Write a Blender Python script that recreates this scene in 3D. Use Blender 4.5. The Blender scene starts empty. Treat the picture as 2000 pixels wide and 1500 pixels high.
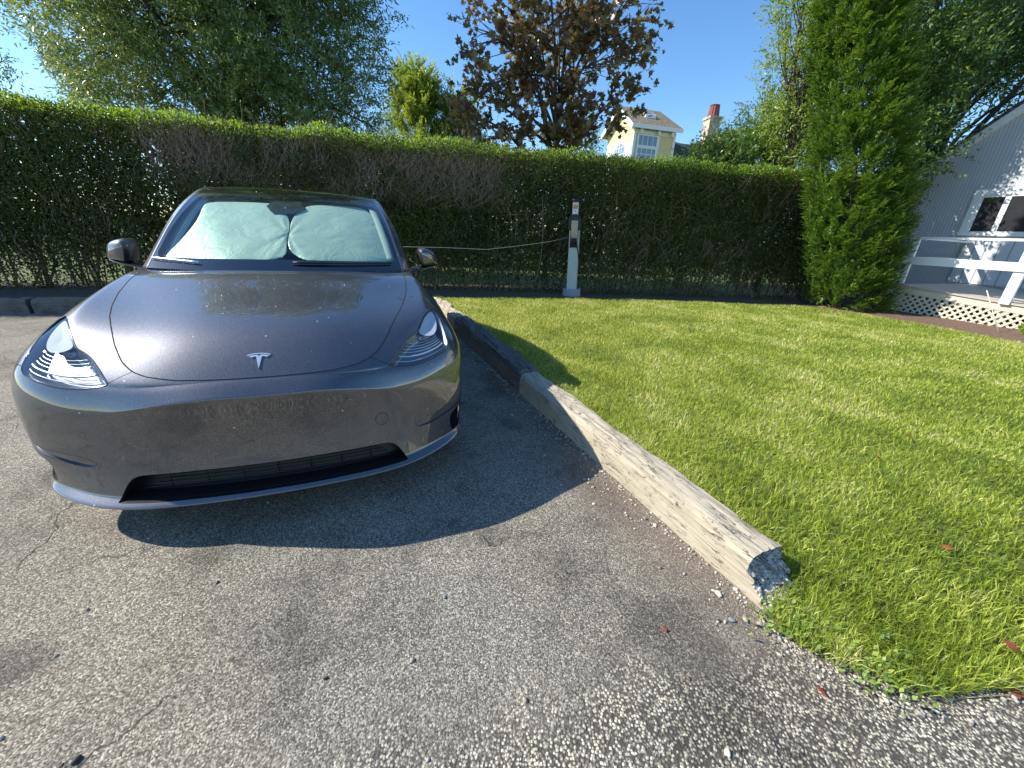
import bpy, bmesh, math, random
import numpy as np
from mathutils import Vector, Matrix
from mathutils.bvhtree import BVHTree
R = math.radians
SC = bpy.context.scene
COL = SC.collection
rng = np.random.default_rng(7)
random.seed(7)

# ---------------------------------------------------------------- camera
CAM_H, PITCH, ROLL = 1.3407, 0.37329, 0.04804
cd = bpy.data.cameras.new('camera'); cam = bpy.data.objects.new('camera', cd); COL.objects.link(cam)
cd.sensor_width = 36; cd.lens = 36*751/2000; cd.clip_start = 0.05; cd.clip_end = 2000
_up0 = Vector((0, math.sin(PITCH), math.cos(PITCH))); _f = Vector((0, math.cos(PITCH), -math.sin(PITCH)))
_r = Vector((1, 0, 0))*math.cos(ROLL) + _up0*math.sin(ROLL); _u = _up0*math.cos(ROLL) - Vector((1, 0, 0))*math.sin(ROLL)
M = Matrix((( _r.x, _u.x, -_f.x, 0), (_r.y, _u.y, -_f.y, 0), (_r.z, _u.z, -_f.z, CAM_H), (0, 0, 0, 1)))
cam.matrix_world = M
SC.camera = cam

# ---------------------------------------------------------------- sky, sun, exposure
SUN = Vector((-1.27, .09, 1.0)).normalized()          # towards the sun
w = bpy.data.worlds.new('World'); SC.world = w; w.use_nodes = True
nt = w.node_tree; nt.nodes.clear()
o_ = nt.nodes.new('ShaderNodeOutputWorld'); b_ = nt.nodes.new('ShaderNodeBackground'); s_ = nt.nodes.new('ShaderNodeTexSky')
s_.sky_type = 'NISHITA'; s_.sun_disc = False
s_.sun_elevation = math.asin(SUN.z); s_.sun_rotation = math.atan2(SUN.x, SUN.y)
s_.air_density = 1.0; s_.dust_density = 0.1; s_.ozone_density = 3.2
b_.inputs[1].default_value = 0.14
hs_ = nt.nodes.new('ShaderNodeHueSaturation'); hs_.inputs['Saturation'].default_value = 1.18
nt.links.new(s_.outputs[0], hs_.inputs['Color']); nt.links.new(hs_.outputs[0], b_.inputs[0]); nt.links.new(b_.outputs[0], o_.inputs[0])
sl = bpy.data.lights.new('sun', 'SUN'); sun = bpy.data.objects.new('sun', sl); COL.objects.link(sun)
sl.energy = 4.7; sl.angle = R(.53); sl.color = (1.0, .945, .86)
sun.rotation_euler = SUN.to_track_quat('Z', 'Y').to_euler(); sun.location = (-20, 5, 20)
SC.view_settings.view_transform = 'Standard'; SC.view_settings.look = 'None'
SC.view_settings.exposure = 0.74; SC.view_settings.gamma = 1
SC.cycles.max_bounces = 8; SC.cycles.transparent_max_bounces = 16

# ---------------------------------------------------------------- helpers
def link(o, parent=None):
    COL.objects.link(o)
    if parent is not None: o.parent = parent
    return o
def tag(o, label=None, cat=None, group=None, kind=None):
    if label: o['label'] = label
    if cat: o['category'] = cat
    if group: o['group'] = group
    if kind: o['kind'] = kind
    return o
def empty(name, loc=(0, 0, 0), rz=0.0):
    o = bpy.data.objects.new(name, None); COL.objects.link(o); o.location = loc; o.rotation_euler = (0, 0, rz); o.empty_display_size = .1
    return o
def mesh_obj(name, V, Fc, mat=None, parent=None, smooth=False):
    me = bpy.data.meshes.new(name); me.from_pydata([tuple(map(float, v)) for v in V], [], [tuple(f) for f in Fc]); me.update()
    o = bpy.data.objects.new(name, me); link(o, parent)
    if mat: me.materials.append(mat)
    if smooth: me.polygons.foreach_set('use_smooth', [True]*len(me.polygons))
    return o
def bm_obj(name, bm, mat=None, parent=None, smooth=False):
    me = bpy.data.meshes.new(name); bm.to_mesh(me); bm.free()
    o = bpy.data.objects.new(name, me); link(o, parent)
    if mat: me.materials.append(mat)
    if smooth: me.polygons.foreach_set('use_smooth', [True]*len(me.polygons))
    return o
def np_mesh(name, V, Fidx, mat=None, parent=None, smooth=False):
    """V (n,3), Fidx (m,k) constant k, or a list of such arrays"""
    Fl = Fidx if isinstance(Fidx, list) else [Fidx]
    me = bpy.data.meshes.new(name)
    me.vertices.add(len(V)); me.vertices.foreach_set('co', np.ascontiguousarray(V, dtype=np.float32).ravel())
    nl = sum(f.size for f in Fl); me.loops.add(nl)
    me.loops.foreach_set('vertex_index', np.concatenate([f.ravel() for f in Fl]).astype(np.int32))
    st = []; off = 0
    for f in Fl:
        st.append(off + np.arange(len(f))*f.shape[1]); off += f.size
    st = np.concatenate(st).astype(np.int32)
    me.polygons.add(len(st)); me.polygons.foreach_set('loop_start', st)
    if smooth: me.polygons.foreach_set('use_smooth', np.ones(len(st), bool))
    me.update(calc_edges=True)
    o = bpy.data.objects.new(name, me); link(o, parent)
    if mat: me.materials.append(mat)
    return o
def add_box(bm, x0, x1, y0, y1, z0, z1, M=None, bev=0.0):
    vs = [Vector((x, y, z)) for z in (z0, z1) for y in (y0, y1) for x in (x0, x1)]
    b2 = bmesh.new(); v = [b2.verts.new(p) for p in vs]
    for f in ((0,2,3,1),(4,5,7,6),(0,1,5,4),(2,6,7,3),(0,4,6,2),(1,3,7,5)): b2.faces.new([v[i] for i in f])
    if bev: bmesh.ops.bevel(b2, geom=b2.edges[:], offset=bev, segments=2, affect='EDGES', profile=.6)
    if M is not None: b2.transform(M)
    me = bpy.data.meshes.new('t'); b2.to_mesh(me); b2.free(); bm.from_mesh(me); bpy.data.meshes.remove(me)
def box_obj(name, x0, x1, y0, y1, z0, z1, mat, parent=None, bev=0.0, M=None):
    bm = bmesh.new(); add_box(bm, x0, x1, y0, y1, z0, z1, M, bev); return bm_obj(name, bm, mat, parent)
def tube_arrays(pts, rad, n=6, close_ends=True):
    pts = [Vector(p) for p in pts]; rs = rad if hasattr(rad, '__len__') else [rad]*len(pts)
    V = []; Fc = []; nrm = None
    for i, p in enumerate(pts):
        t = (pts[min(i+1, len(pts)-1)] - pts[max(i-1, 0)]).normalized()
        if nrm is None: nrm = t.orthogonal().normalized()
        nrm = (nrm - t*nrm.dot(t)); nrm = nrm.normalized() if nrm.length > 1e-6 else t.orthogonal().normalized()
        b = t.cross(nrm)
        for k in range(n):
            a = 2*math.pi*k/n; V.append(p + (nrm*math.cos(a) + b*math.sin(a))*rs[i])
    for i in range(len(pts)-1):
        for k in range(n):
            a, b2 = i*n+k, i*n+(k+1) % n
            Fc.append((a, b2, b2+n, a+n))
    if close_ends: Fc.append(tuple(range(n))[::-1]); Fc.append(tuple((len(pts)-1)*n + k for k in range(n)))
    return V, Fc
def tubes_obj(name, paths, mat, parent=None, n=6, smooth=True):
    V = []; Fc = []
    for pts, rad in paths:
        v, f = tube_arrays(pts, rad, n); o = len(V); V += v; Fc += [tuple(i+o for i in q) for q in f]
    return mesh_obj(name, V, Fc, mat, parent, smooth)
def lathe(prof, n=32, axis='Z'):
    V = []; Fc = []
    for (r, z) in prof:
        for k in range(n):
            a = 2*math.pi*k/n
            p = (r*math.cos(a), r*math.sin(a), z) if axis == 'Z' else (r*math.cos(a), z, r*math.sin(a))
            V.append(p)
    for i in range(len(prof)-1):
        for k in range(n):
            a, b = i*n+k, i*n+(k+1) % n; Fc.append((a, b, b+n, a+n))
    return V, Fc

# ---------------------------------------------------------------- materials
class NT:
    def __init__(self, name):
        self.m = bpy.data.materials.new(name); self.m.use_nodes = True; self.t = self.m.node_tree; self.n = self.t.nodes
        self.b = self.n['Principled BSDF']; self.out = self.n['Material Output']
    def new(self, ty, **kw):
        nd = self.n.new(ty)
        for k, v in kw.items():
            if k.startswith('i_'):
                key = k[2:]; key = int(key) if key.isdigit() else key.replace('_', ' ')
                nd.inputs[key].default_value = v
            else: setattr(nd, k, v)
        return nd
    def l(self, a, b): self.t.links.new(a, b)
    def coord(self, kind='Object', scale=(1, 1, 1), rot=(0, 0, 0)):
        tc = self.new('ShaderNodeTexCoord'); mp = self.new('ShaderNodeMapping'); mp.inputs['Scale'].default_value = scale; mp.inputs['Rotation'].default_value = rot
        self.l(tc.outputs[kind], mp.inputs[0]); return mp.outputs[0]
    def noise(self, co, scale, detail=4, rough=.55, dist=0):
        nd = self.new('ShaderNodeTexNoise'); nd.inputs['Scale'].default_value = scale; nd.inputs['Detail'].default_value = detail
        nd.inputs['Roughness'].default_value = rough; nd.inputs['Distortion'].default_value = dist; self.l(co, nd.inputs['Vector']); return nd.outputs['Fac']
    def vor(self, co, scale, feature='F1', out='Distance', rand=1.0):
        nd = self.new('ShaderNodeTexVoronoi', feature=feature); nd.inputs['Scale'].default_value = scale; nd.inputs['Randomness'].default_value = rand
        self.l(co, nd.inputs['Vector']); return nd.outputs[out]
    def ramp(self, fac, stops, interp='LINEAR'):
        nd = self.new('ShaderNodeValToRGB'); cr = nd.color_ramp; cr.interpolation = interp
        while len(cr.elements) < len(stops): cr.elements.new(.5)
        for e, (p, c) in zip(cr.elements, stops):
            e.position = p; e.color = (c, c, c, 1) if not hasattr(c, '__len__') else (*c, 1)
        self.l(fac, nd.inputs[0]); return nd.outputs[0]
    def mix(self, fac, a, b, mode='MIX'):
        nd = self.new('ShaderNodeMix', data_type='RGBA', blend_type=mode)
        for s, v in ((nd.inputs[0], fac), (nd.inputs[6], a), (nd.inputs[7], b)):
            if hasattr(v, 'is_output') or isinstance(v, bpy.types.NodeSocket): self.l(v, s)
            else: s.default_value = v if not hasattr(v, '__len__') else ((*v, 1) if len(v) == 3 else v)
        return nd.outputs[2]
    def math(self, op, a, b=0.0, c=None):
        nd = self.new('ShaderNodeMath', operation=op)
        for i, v in enumerate((a, b) if c is None else (a, b, c)):
            if isinstance(v, bpy.types.NodeSocket): self.l(v, nd.inputs[i])
            else: nd.inputs[i].default_value = v
        return nd.outputs[0]
    def bump(self, hgt, strength=.5, dist=.01, normal=None):
        nd = self.new('ShaderNodeBump'); nd.inputs['Strength'].default_value = strength; nd.inputs['Distance'].default_value = dist
        self.l(hgt, nd.inputs['Height'])
        if normal is not None: self.l(normal, nd.inputs['Normal'])
        return nd.outputs[0]
    def base(self, c):
        s = self.b.inputs['Base Color']
        if isinstance(c, bpy.types.NodeSocket): self.l(c, s)
        else: s.default_value = (*c, 1)
    def set(self, **kw):
        for k, v in kw.items():
            s = self.b.inputs[k.replace('_', ' ')]
            if isinstance(v, bpy.types.NodeSocket): self.l(v, s)
            else: s.default_value = v
        return self
def plain(name, c, rough=.5, metal=0.0, noise=0.08, nscale=30, coat=0, bump=0):
    t = NT(name); co = t.coord(); f = t.noise(co, nscale)
    t.base(t.mix(f, tuple(x*(1-noise) for x in c), tuple(min(1, x*(1+noise)) for x in c)))
    t.set(Roughness=rough, Metallic=metal)
    if coat: t.set(Coat_Weight=coat, Coat_Roughness=.03)
    if bump: t.l(t.bump(f, bump, .004), t.b.inputs['Normal'])
    return t.m
def leaf_mat(name, cols, rough=.45, trans=.35, clump=1.2, nk=.6):
    """cols: list of linear colours; picked per leaf, modulated by a broad noise"""
    t = NT(name); g = t.new('ShaderNodeNewGeometry'); co = t.coord()
    n = t.noise(co, clump, 2)
    f = t.math('ADD', t.math('MULTIPLY', g.outputs['Random Per Island'], .75), t.math('MULTIPLY', t.math('SUBTRACT', n, .3 if nk < 1 else .42), nk))
    k = len(cols); c = t.ramp(f, [(i/(k-1), cc) for i, cc in enumerate(cols)])
    t.base(c); t.set(Roughness=rough)
    t.b.inputs['Specular IOR Level'].default_value = .5
    tr = t.new('ShaderNodeBsdfTranslucent'); t.l(t.mix(.5, c, (cols[-1][0]*1.5, cols[-1][1]*1.6, cols[-1][2]*.6)), tr.inputs[0])
    mx = t.new('ShaderNodeMixShader'); mx.inputs[0].default_value = trans
    t.l(t.b.outputs[0], mx.inputs[1]); t.l(tr.outputs[0], mx.inputs[2]); t.l(mx.outputs[0], t.out.inputs[0])
    return t.m
def make_paint():
    t = NT('grey_metallic_paint'); co = t.coord()
    fl = t.vor(co, 900, out='Color'); sp = t.new('ShaderNodeSeparateColor'); t.l(fl, sp.inputs[0])
    fk = t.ramp(sp.outputs[0], [(0, (.055, .056, .064)), (.6, (.078, .079, .088)), (.93, (.115, .117, .13)), (1, (.26, .26, .28))])
    # tiny specks of dust and dried splashes
    v2 = t.vor(co, 28, out='Distance'); n2 = t.noise(co, 5, 2)
    sz = t.math('MULTIPLY', n2, .085)
    dm = t.math('LESS_THAN', v2, sz)
    v3 = t.vor(co, 11, out='Distance'); d3 = t.math('LESS_THAN', v3, .042)
    d = t.math('MAXIMUM', t.math('MULTIPLY', dm, .55), t.math('MULTIPLY', d3, .8))
    t.base(t.mix(d, fk, (.55, .55, .52)))
    t.set(Metallic=t.math('SUBTRACT', .85, t.math('MULTIPLY', d, .7)), Roughness=.51, Coat_Weight=1.0, Coat_Roughness=.015, Coat_IOR=1.95)
    dn = t.noise(co, 3, 6, .6); t.l(t.ramp(dn, [(.35, .0), (.8, .03)]), t.b.inputs['Coat Roughness'])
    return t.m
M_PAINT = make_paint()
M_BLACKP = plain('black_plastic', (.012, .012, .013), .45)
M_BLACKG = plain('black_gloss', (.006, .006, .007), .12, coat=1)
M_VOID = plain('black_void', (.003, .003, .003), .9)
M_RUB = plain('tyre_rubber', (.018, .018, .018), .75, noise=.3, nscale=60, bump=.3)
M_RIM = plain('dark_alloy', (.16, .16, .17), .3, 1.0)
M_CHROME = plain('chrome', (.84, .86, .88), .32, .75)
M_LAMP = plain('lamp_housing', (.20, .22, .25), .30, .75, coat=.5)
M_LAMPW = plain('lamp_reflector', (.46, .49, .54), .75, .0)
M_DRL = plain('lamp_light_guide', (.50, .54, .58), .3, .4)
M_TRIMG = plain('pale_grey_trim', (.36, .40, .42), .7)
M_ROOFG = plain('roof_glass', (.008, .009, .010), .04, coat=1)
def glass_mat(name, tint=(.80, .93, .90), rough=0.0):
    t = NT(name); t.n.remove(t.b)
    gl = t.new('ShaderNodeBsdfGlossy'); gl.inputs['Roughness'].default_value = rough
    tr = t.new('ShaderNodeBsdfTransparent'); tr.inputs[0].default_value = (*tint, 1)
    fr = t.new('ShaderNodeFresnel'); fr.inputs[0].default_value = 1.52
    g = t.new('ShaderNodeNewGeometry')
    f2 = t.math('MULTIPLY', fr.outputs[0], t.math('SUBTRACT', 1.0, g.outputs['Backfacing']))
    mx = t.new('ShaderNodeMixShader'); t.l(f2, mx.inputs[0]); t.l(tr.outputs[0], mx.inputs[1]); t.l(gl.outputs[0], mx.inputs[2])
    t.l(mx.outputs[0], t.out.inputs[0]); return t.m
M_WIND = glass_mat('windscreen_glass', (.72, .84, .77))
M_LENS = glass_mat('lamp_lens_glass', (.93, .95, .96))
def shade_mat():
    t = NT('sunshade_cloth'); co = t.coord(scale=(1, 1, 1)); n = t.noise(co, 6, 5, .6, .6); n2 = t.noise(co, 220, 1)
    t.base(t.ramp(n, [(.3, (.60, .66, .58)), (.7, (.70, .75, .66))]))
    t.set(Roughness=.45, Metallic=.25)
    t.l(t.bump(n2, .1, .001, t.bump(n, .35, .03)), t.b.inputs['Normal']); return t.m
M_SHADE = shade_mat()

def asphalt_mat():
    t = NT('worn_asphalt'); co = t.coord('Object')
    warp = t.noise(co, 2.2, 3)
    # fine stones
    v1 = t.new('ShaderNodeTexVoronoi'); v1.inputs['Scale'].default_value = 215; t.l(co, v1.inputs['Vector'])
    sp = t.new('ShaderNodeSeparateColor'); t.l(v1.outputs['Color'], sp.inputs[0])
    fine = t.ramp(sp.outputs[0], [(0, (.070, .063, .054)), (.4, (.165, .150, .125)), (.75, (.285, .262, .215)), (1, (.52, .48, .39))])
    # coarse exposed aggregate
    v2 = t.new('ShaderNodeTexVoronoi'); v2.inputs['Scale'].default_value = 120; t.l(co, v2.inputs['Vector'])
    sp2 = t.new('ShaderNodeSeparateColor'); t.l(v2.outputs['Color'], sp2.inputs[0])
    stone = t.ramp(sp2.outputs[1], [(0, (.12, .11, .09)), (.3, (.30, .265, .21)), (.6, (.56, .50, .39)), (1, (.85, .78, .60))])
    edge = t.ramp(v2.outputs['Distance'], [(.38, 1.0), (.62, 0.0)])
    coarse = t.mix(edge, (.085, .076, .064), stone)
    # coarse patch mask: the near right part of the drive; ragged border
    sx = t.new('ShaderNodeSeparateXYZ'); t.l(co, sx.inputs[0])
    lin = t.math('ADD', t.math('MULTIPLY', sx.outputs[0], .28), t.math('MULTIPLY', sx.outputs[1], -1.0))
    lin = t.math('ADD', lin, t.math('MULTIPLY', t.math('SUBTRACT', t.noise(co, 3.5, 5), .5), .5))
    m = t.ramp(lin, [(.0, 0.0), (1, 1.0)])
    mr = t.new('ShaderNodeMapRange'); t.l(lin, mr.inputs[0]); mr.inputs[1].default_value = -.80; mr.inputs[2].default_value = -.62
    col = t.mix(mr.outputs[0], fine, coarse)
    # stains
    st = t.ramp(t.noise(co, 1.6, 6, .65, .4), [(.37, .50), (.47, .88), (.60, 1.08)])
    stc = t.new('ShaderNodeCombineColor'); [t.l(st, stc.inputs[i]) for i in range(3)]
    col = t.mix(1.0, col, stc.outputs[0], 'MULTIPLY')
    st2 = t.ramp(t.noise(co, .55, 4, .5), [(.4, (1.0, 1.0, .97)), (.62, (1.05, 1.0, .90))])
    col = t.mix(1.0, col, st2, 'MULTIPLY')
    # brown dirt washed along the timber
    dv_ = t.new('ShaderNodeVectorMath', operation='DOT_PRODUCT'); t.l(co, dv_.inputs[0]); dv_.inputs[1].default_value = (math.cos(.375876), math.sin(.375876), 0)
    dl = t.math('ADD', t.math('SUBTRACT', dv_.outputs['Value'], -1.0546*math.cos(.375876)+1.4374*math.sin(.375876)), t.math('MULTIPLY', t.math('SUBTRACT', t.noise(co, 6, 5), .5), .55))
    dm_ = t.new('ShaderNodeMapRange'); t.l(dl, dm_.inputs[0]); dm_.inputs[1].default_value = 1.38; dm_.inputs[2].default_value = 1.72
    dw_ = t.new('ShaderNodeVectorMath', operation='DOT_PRODUCT'); t.l(co, dw_.inputs[0]); dw_.inputs[1].default_value = (math.sin(.375876), -math.cos(.375876), 0)
    de_ = t.new('ShaderNodeMapRange'); t.l(t.math('ADD', dw_.outputs['Value'], t.math('MULTIPLY', t.noise(co, 5, 4), .5)), de_.inputs[0]); k0_ = -1.0546*math.sin(.375876)-1.4374*math.cos(.375876)
    de_.inputs[1].default_value = k0_+1.65; de_.inputs[2].default_value = k0_+1.25
    dn_ = t.new('ShaderNodeMapRange'); t.l(dl, dn_.inputs[0]); dn_.inputs[1].default_value = 2.15; dn_.inputs[2].default_value = 1.90
    col = t.mix(t.math('MULTIPLY', t.math('MULTIPLY', dm_.outputs[0], de_.outputs[0]), t.math('MULTIPLY', dn_.outputs[0], .55)), col, (.150, .108, .075))
    # thin cracks
    wv = t.new('ShaderNodeVectorMath', operation='ADD'); nz = t.new('ShaderNodeTexNoise'); nz.inputs['Scale'].default_value = 5; nz.inputs['Detail'].default_value = 6; t.l(co, nz.inputs['Vector'])
    sc_ = t.new('ShaderNodeVectorMath', operation='SCALE'); t.l(nz.outputs['Color'], sc_.inputs[0]); sc_.inputs['Scale'].default_value = .35
    t.l(co, wv.inputs[0]); t.l(sc_.outputs[0], wv.inputs[1])
    cr = t.vor(wv.outputs[0], 1.15, 'DISTANCE_TO_EDGE')
    ck = t.math('MULTIPLY', t.ramp(cr, [(.0, 1.0), (.006, 0.0)]), t.ramp(t.noise(co, 1.3, 2), [(.52, 0.0), (.6, .8)]))
    col = t.mix(ck, col, (.02, .018, .016))
    t.base(col); t.set(Roughness=.85)
    h1 = t.math('ADD', t.math('MULTIPLY', v1.outputs['Distance'], -.6), sp.outputs[1])
    h = t.math('SUBTRACT', t.math('ADD', h1, t.math('MULTIPLY', v2.outputs['Distance'], t.math('MULTIPLY', mr.outputs[0], -1.5))), t.math('MULTIPLY', ck, 2))
    t.l(t.bump(h, .85, .0035), t.b.inputs['Normal']); return t.m
M_ASPH = asphalt_mat()
def soil_mat(name, c0, c1, sc=60):
    t = NT(name); co = t.coord(); n = t.noise(co, sc, 5, .7); v = t.vor(co, sc*1.4, out='Color'); sp = t.new('ShaderNodeSeparateColor'); t.l(v, sp.inputs[0])
    t.base(t.mix(t.math('MULTIPLY', sp.outputs[0], .6), t.ramp(n, [(.3, c0), (.7, c1)]), tuple(min(1, x*1.7) for x in c1)))
    t.set(Roughness=.95); t.l(t.bump(t.math('ADD', n, sp.outputs[1]), .8, .012), t.b.inputs['Normal']); return t.m
M_SOIL = soil_mat('turf_soil', (.06, .085, .015), (.14, .18, .03))
M_MULCH = soil_mat('bark_mulch', (.045, .025, .016), (.17, .105, .07), 45)
M_DIRT = soil_mat('bare_earth', (.035, .028, .02), (.10, .08, .055), 40)
def wood_mat(name, light, dark, gray, scale=1.0, checks=True):
    t = NT(name); co = t.coord('Object', (1.6*scale, 26*scale, 26*scale))
    n = t.noise(co, 3.0, 6, .65, .8); c0 = t.coord('Object')
    big = t.noise(c0, 5, 4)
    col = t.ramp(n, [(.25, dark), (.48, light), (.75, gray)])
    col = t.mix(t.math('MULTIPLY', big, .5), col, gray)
    h = n
    if checks:
        cc = t.coord('Object', (2.2, 20, 20)); nz = t.new('ShaderNodeTexNoise'); nz.inputs['Scale'].default_value = 2.5; nz.inputs['Detail'].default_value = 4; t.l(cc, nz.inputs['Vector'])
        wv = t.new('ShaderNodeVectorMath', operation='MULTIPLY_ADD'); t.l(nz.outputs['Color'], wv.inputs[0]); wv.inputs[1].default_value = (.8, 1.1, 1.1); t.l(cc, wv.inputs[2])
        e = t.vor(wv.outputs[0], 2.1, 'DISTANCE_TO_EDGE')
        ck = t.math('MULTIPLY', t.ramp(e, [(.0, 1.0), (.035, 0.0)]), t.ramp(t.noise(c0, 9, 3), [(.46, 0.0), (.56, 1.0)]))
        col = t.mix(ck, col, tuple(x*.16 for x in dark)); h = t.math('SUBTRACT', n, t.math('MULTIPLY', ck, 1.5))
    t.base(col); t.set(Roughness=.85); t.l(t.bump(h, .7, .008), t.b.inputs['Normal']); return t.m
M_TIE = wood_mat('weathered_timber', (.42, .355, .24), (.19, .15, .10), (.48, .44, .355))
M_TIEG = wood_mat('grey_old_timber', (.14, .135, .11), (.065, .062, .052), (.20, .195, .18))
def rot_mat():
    t = NT('rotted_end_grain'); co = t.coord('Object', (60, 30, 60)); v = t.vor(co, 1.6); n = t.noise(co, 1.5, 5, .7)
    t.base(t.ramp(t.math('MULTIPLY', n, t.math('ADD', v, .5)), [(.20, (.02, .018, .02)), (.36, (.42, .38, .33)), (.52, (.82, .77, .68))]))
    t.set(Roughness=.9); t.l(t.bump(t.math('ADD', n, v), 1.0, .02), t.b.inputs['Normal']); return t.m
M_ROT = rot_mat()
M_GRASS = leaf_mat('grass_blades', [(0.044,0.090,0.010), (0.155,0.245,0.019), (0.320,0.407,0.037), (0.504,0.542,0.104), (0.757,0.669,0.444)], .5, .42, 1.9, 1.3)
M_HEDGE = leaf_mat('hedge_leaves', [(0.028,0.048,0.011), (0.053,0.090,0.019), (0.093,0.136,0.025), (0.153,0.176,0.035)], .5, .30, 1.6, 1.1)
M_HTOP = leaf_mat('hedge_top_growth', [(0.119,0.221,0.024), (0.221,0.357,0.034), (0.340,0.476,0.051)], .4, .45, 1.0)
M_TWIG = plain('grey_brown_twigs', (.30, .225, .165), .85, noise=.4)
M_BARK = plain('bark', (.085, .070, .055), .9, noise=.4, nscale=25, bump=.5)
M_WILLOW = leaf_mat('narrow_olive_leaves', [(0.054,0.098,0.033), (0.109,0.188,0.055), (0.207,0.275,0.097), (0.389,0.418,0.205)], .32, .30, .8)
M_MAPLE = leaf_mat('bronze_maple_leaves', [(0.060,0.027,0.030), (0.117,0.053,0.043), (0.198,0.103,0.063), (0.279,0.195,0.086), (0.372,0.289,0.170)], .35, .30, .7)
M_CONIF = leaf_mat('conifer_sprays', [(0.039,0.088,0.014), (0.083,0.167,0.022), (0.149,0.255,0.032), (0.238,0.332,0.050)], .5, .25, 1.5)
M_LOCUST = leaf_mat('fresh_green_leaves', [(0.080,0.159,0.037), (0.146,0.257,0.057), (0.248,0.364,0.084), (0.474,0.491,0.119)], .4, .4, .8)
M_DKTREE = leaf_mat('deep_green_leaves', [(0.039,0.093,0.027), (0.077,0.153,0.039), (0.131,0.219,0.057), (0.219,0.306,0.077)], .4, .3, .7)
def siding_mat(name, c, pitch):
    t = NT(name); co = t.coord('Object'); sx = t.new('ShaderNodeSeparateXYZ'); t.l(co, sx.inputs[0])
    fr = t.math('FRACT', t.math('MULTIPLY', sx.outputs[0], 1/pitch)); g = t.math('LESS_THAN', fr, .09)
    n = t.noise(t.coord('Object', (8, 8, 1)), 3, 4)
    t.base(t.mix(t.math('MULTIPLY', g, .75), t.mix(n, tuple(x*.93 for x in c), tuple(x*1.05 for x in c)), tuple(x*.35 for x in c)))
    t.set(Roughness=.6); t.l(t.bump(t.math('SUBTRACT', 1.0, g), .8, .008), t.b.inputs['Normal']); return t.m
M_SIDE = siding_mat('grey_board_siding', (.50, .52, .54), .062)
M_SIDE2 = siding_mat('grey_wide_boards', (.55, .565, .58), .20)
M_WHITE = plain('white_paint', (.78, .79, .78), .5, noise=.05, nscale=12)
M_TRIMW = plain('white_trim', (.74, .75, .73), .5, noise=.06)
M_PINE = wood_mat('treated_pine', (.60, .54, .40), (.42, .36, .25), (.62, .57, .46), checks=False)
M_DECK = wood_mat('deck_boards', (.42, .38, .31), (.26, .22, .17), (.48, .45, .40), checks=False)
M_GLASSD = plain('dark_window_glass', (.035, .036, .04), .05, noise=.3, nscale=3, coat=1)
M_GLASSB = plain('blue_window_glass', (.16, .22, .34), .08, noise=.2, nscale=.5, coat=1)
def clap_mat():
    t = NT('yellow_shingle_wall'); co = t.coord('Object'); sx = t.new('ShaderNodeSeparateXYZ'); t.l(co, sx.inputs[0])
    fr = t.math('FRACT', t.math('MULTIPLY', sx.outputs[2], 6.5)); g = t.math('LESS_THAN', fr, .12)
    n = t.noise(t.coord('Object', (6, 6, 14)), 2, 3)
    t.base(t.mix(g, t.mix(n, (.62, .52, .26), (.74, .65, .38)), (.40, .33, .16))); t.set(Roughness=.8); return t.m
M_YEL = clap_mat()
def roof_mat(name, a, b):
    t = NT(name); co = t.coord('Object')
    br = t.new('ShaderNodeTexBrick'); br.inputs['Scale'].default_value = 2.6; br.inputs['Mortar Size'].default_value = .03; br.inputs['Color1'].default_value = (*a, 1); br.inputs['Color2'].default_value = (*b, 1); br.inputs['Mortar'].default_value = (*(x*.4 for x in a), 1)
    mp = t.new('ShaderNodeMapping'); mp.inputs['Rotation'].default_value = (R(90), 0, 0); tc = t.new('ShaderNodeTexCoord'); t.l(tc.outputs['Object'], mp.inputs[0]); t.l(mp.outputs[0], br.inputs['Vector'])
    t.base(br.outputs[0]); t.set(Roughness=.9); return t.m
M_SHING = roof_mat('wood_shingle_roof', (.20, .155, .10), (.34, .27, .18))
M_SHINGD = roof_mat('dark_shingle_roof', (.05, .045, .042), (.09, .08, .075))
def stone_mat():
    t = NT('pale_stone'); co = t.coord(); v = t.new('ShaderNodeTexVoronoi'); v.inputs['Scale'].default_value = 3.2; t.l(co, v.inputs[0]); sp = t.new('ShaderNodeSeparateColor'); t.l(v.outputs['Color'], sp.inputs[0])
    e = t.vor(co, 3.2, 'DISTANCE_TO_EDGE')
    t.base(t.mix(t.math('LESS_THAN', e, .05), t.ramp(sp.outputs[0], [(0, (.36, .29, .19)), (1, (.66, .57, .42))]), (.25, .21, .16))); t.set(Roughness=.9); return t.m
M_STONE = stone_mat()
M_CLAY = plain('red_clay', (.22, .06, .045), .7)
M_ALU = plain('pale_metal_post', (.48, .53, .50), .45, .15, noise=.05)
M_CONC = plain('concrete', (.33, .35, .37), .9, noise=.2, nscale=40, bump=.4)
M_ORANGE = plain('orange_sign', (.72, .13, .03), .5)
M_SCREEN = plain('screen_glass', (.10, .13, .14), .08, noise=.5, nscale=25, coat=1)
M_CABLE = plain('black_cable', (.012, .012, .012), .5)
M_WIRE = plain('grey_wire', (.30, .29, .26), .6)
M_PEB = None
def pebble_mat(name, cols):
    t = NT(name); g = t.new('ShaderNodeNewGeometry'); k = len(cols)
    t.base(t.ramp(g.outputs['Random Per Island'], [(i/(k-1), c) for i, c in enumerate(cols)])); t.set(Roughness=.8); return t.m
M_GRAVEL = pebble_mat('loose_gravel', [(.14, .13, .12), (.30, .25, .19), (.42, .38, .31), (.60, .55, .45), (.24, .25, .27)])
M_DRY = plain('dry_leaf', (.24, .06, .025), .7, noise=.35, nscale=60)
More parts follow.
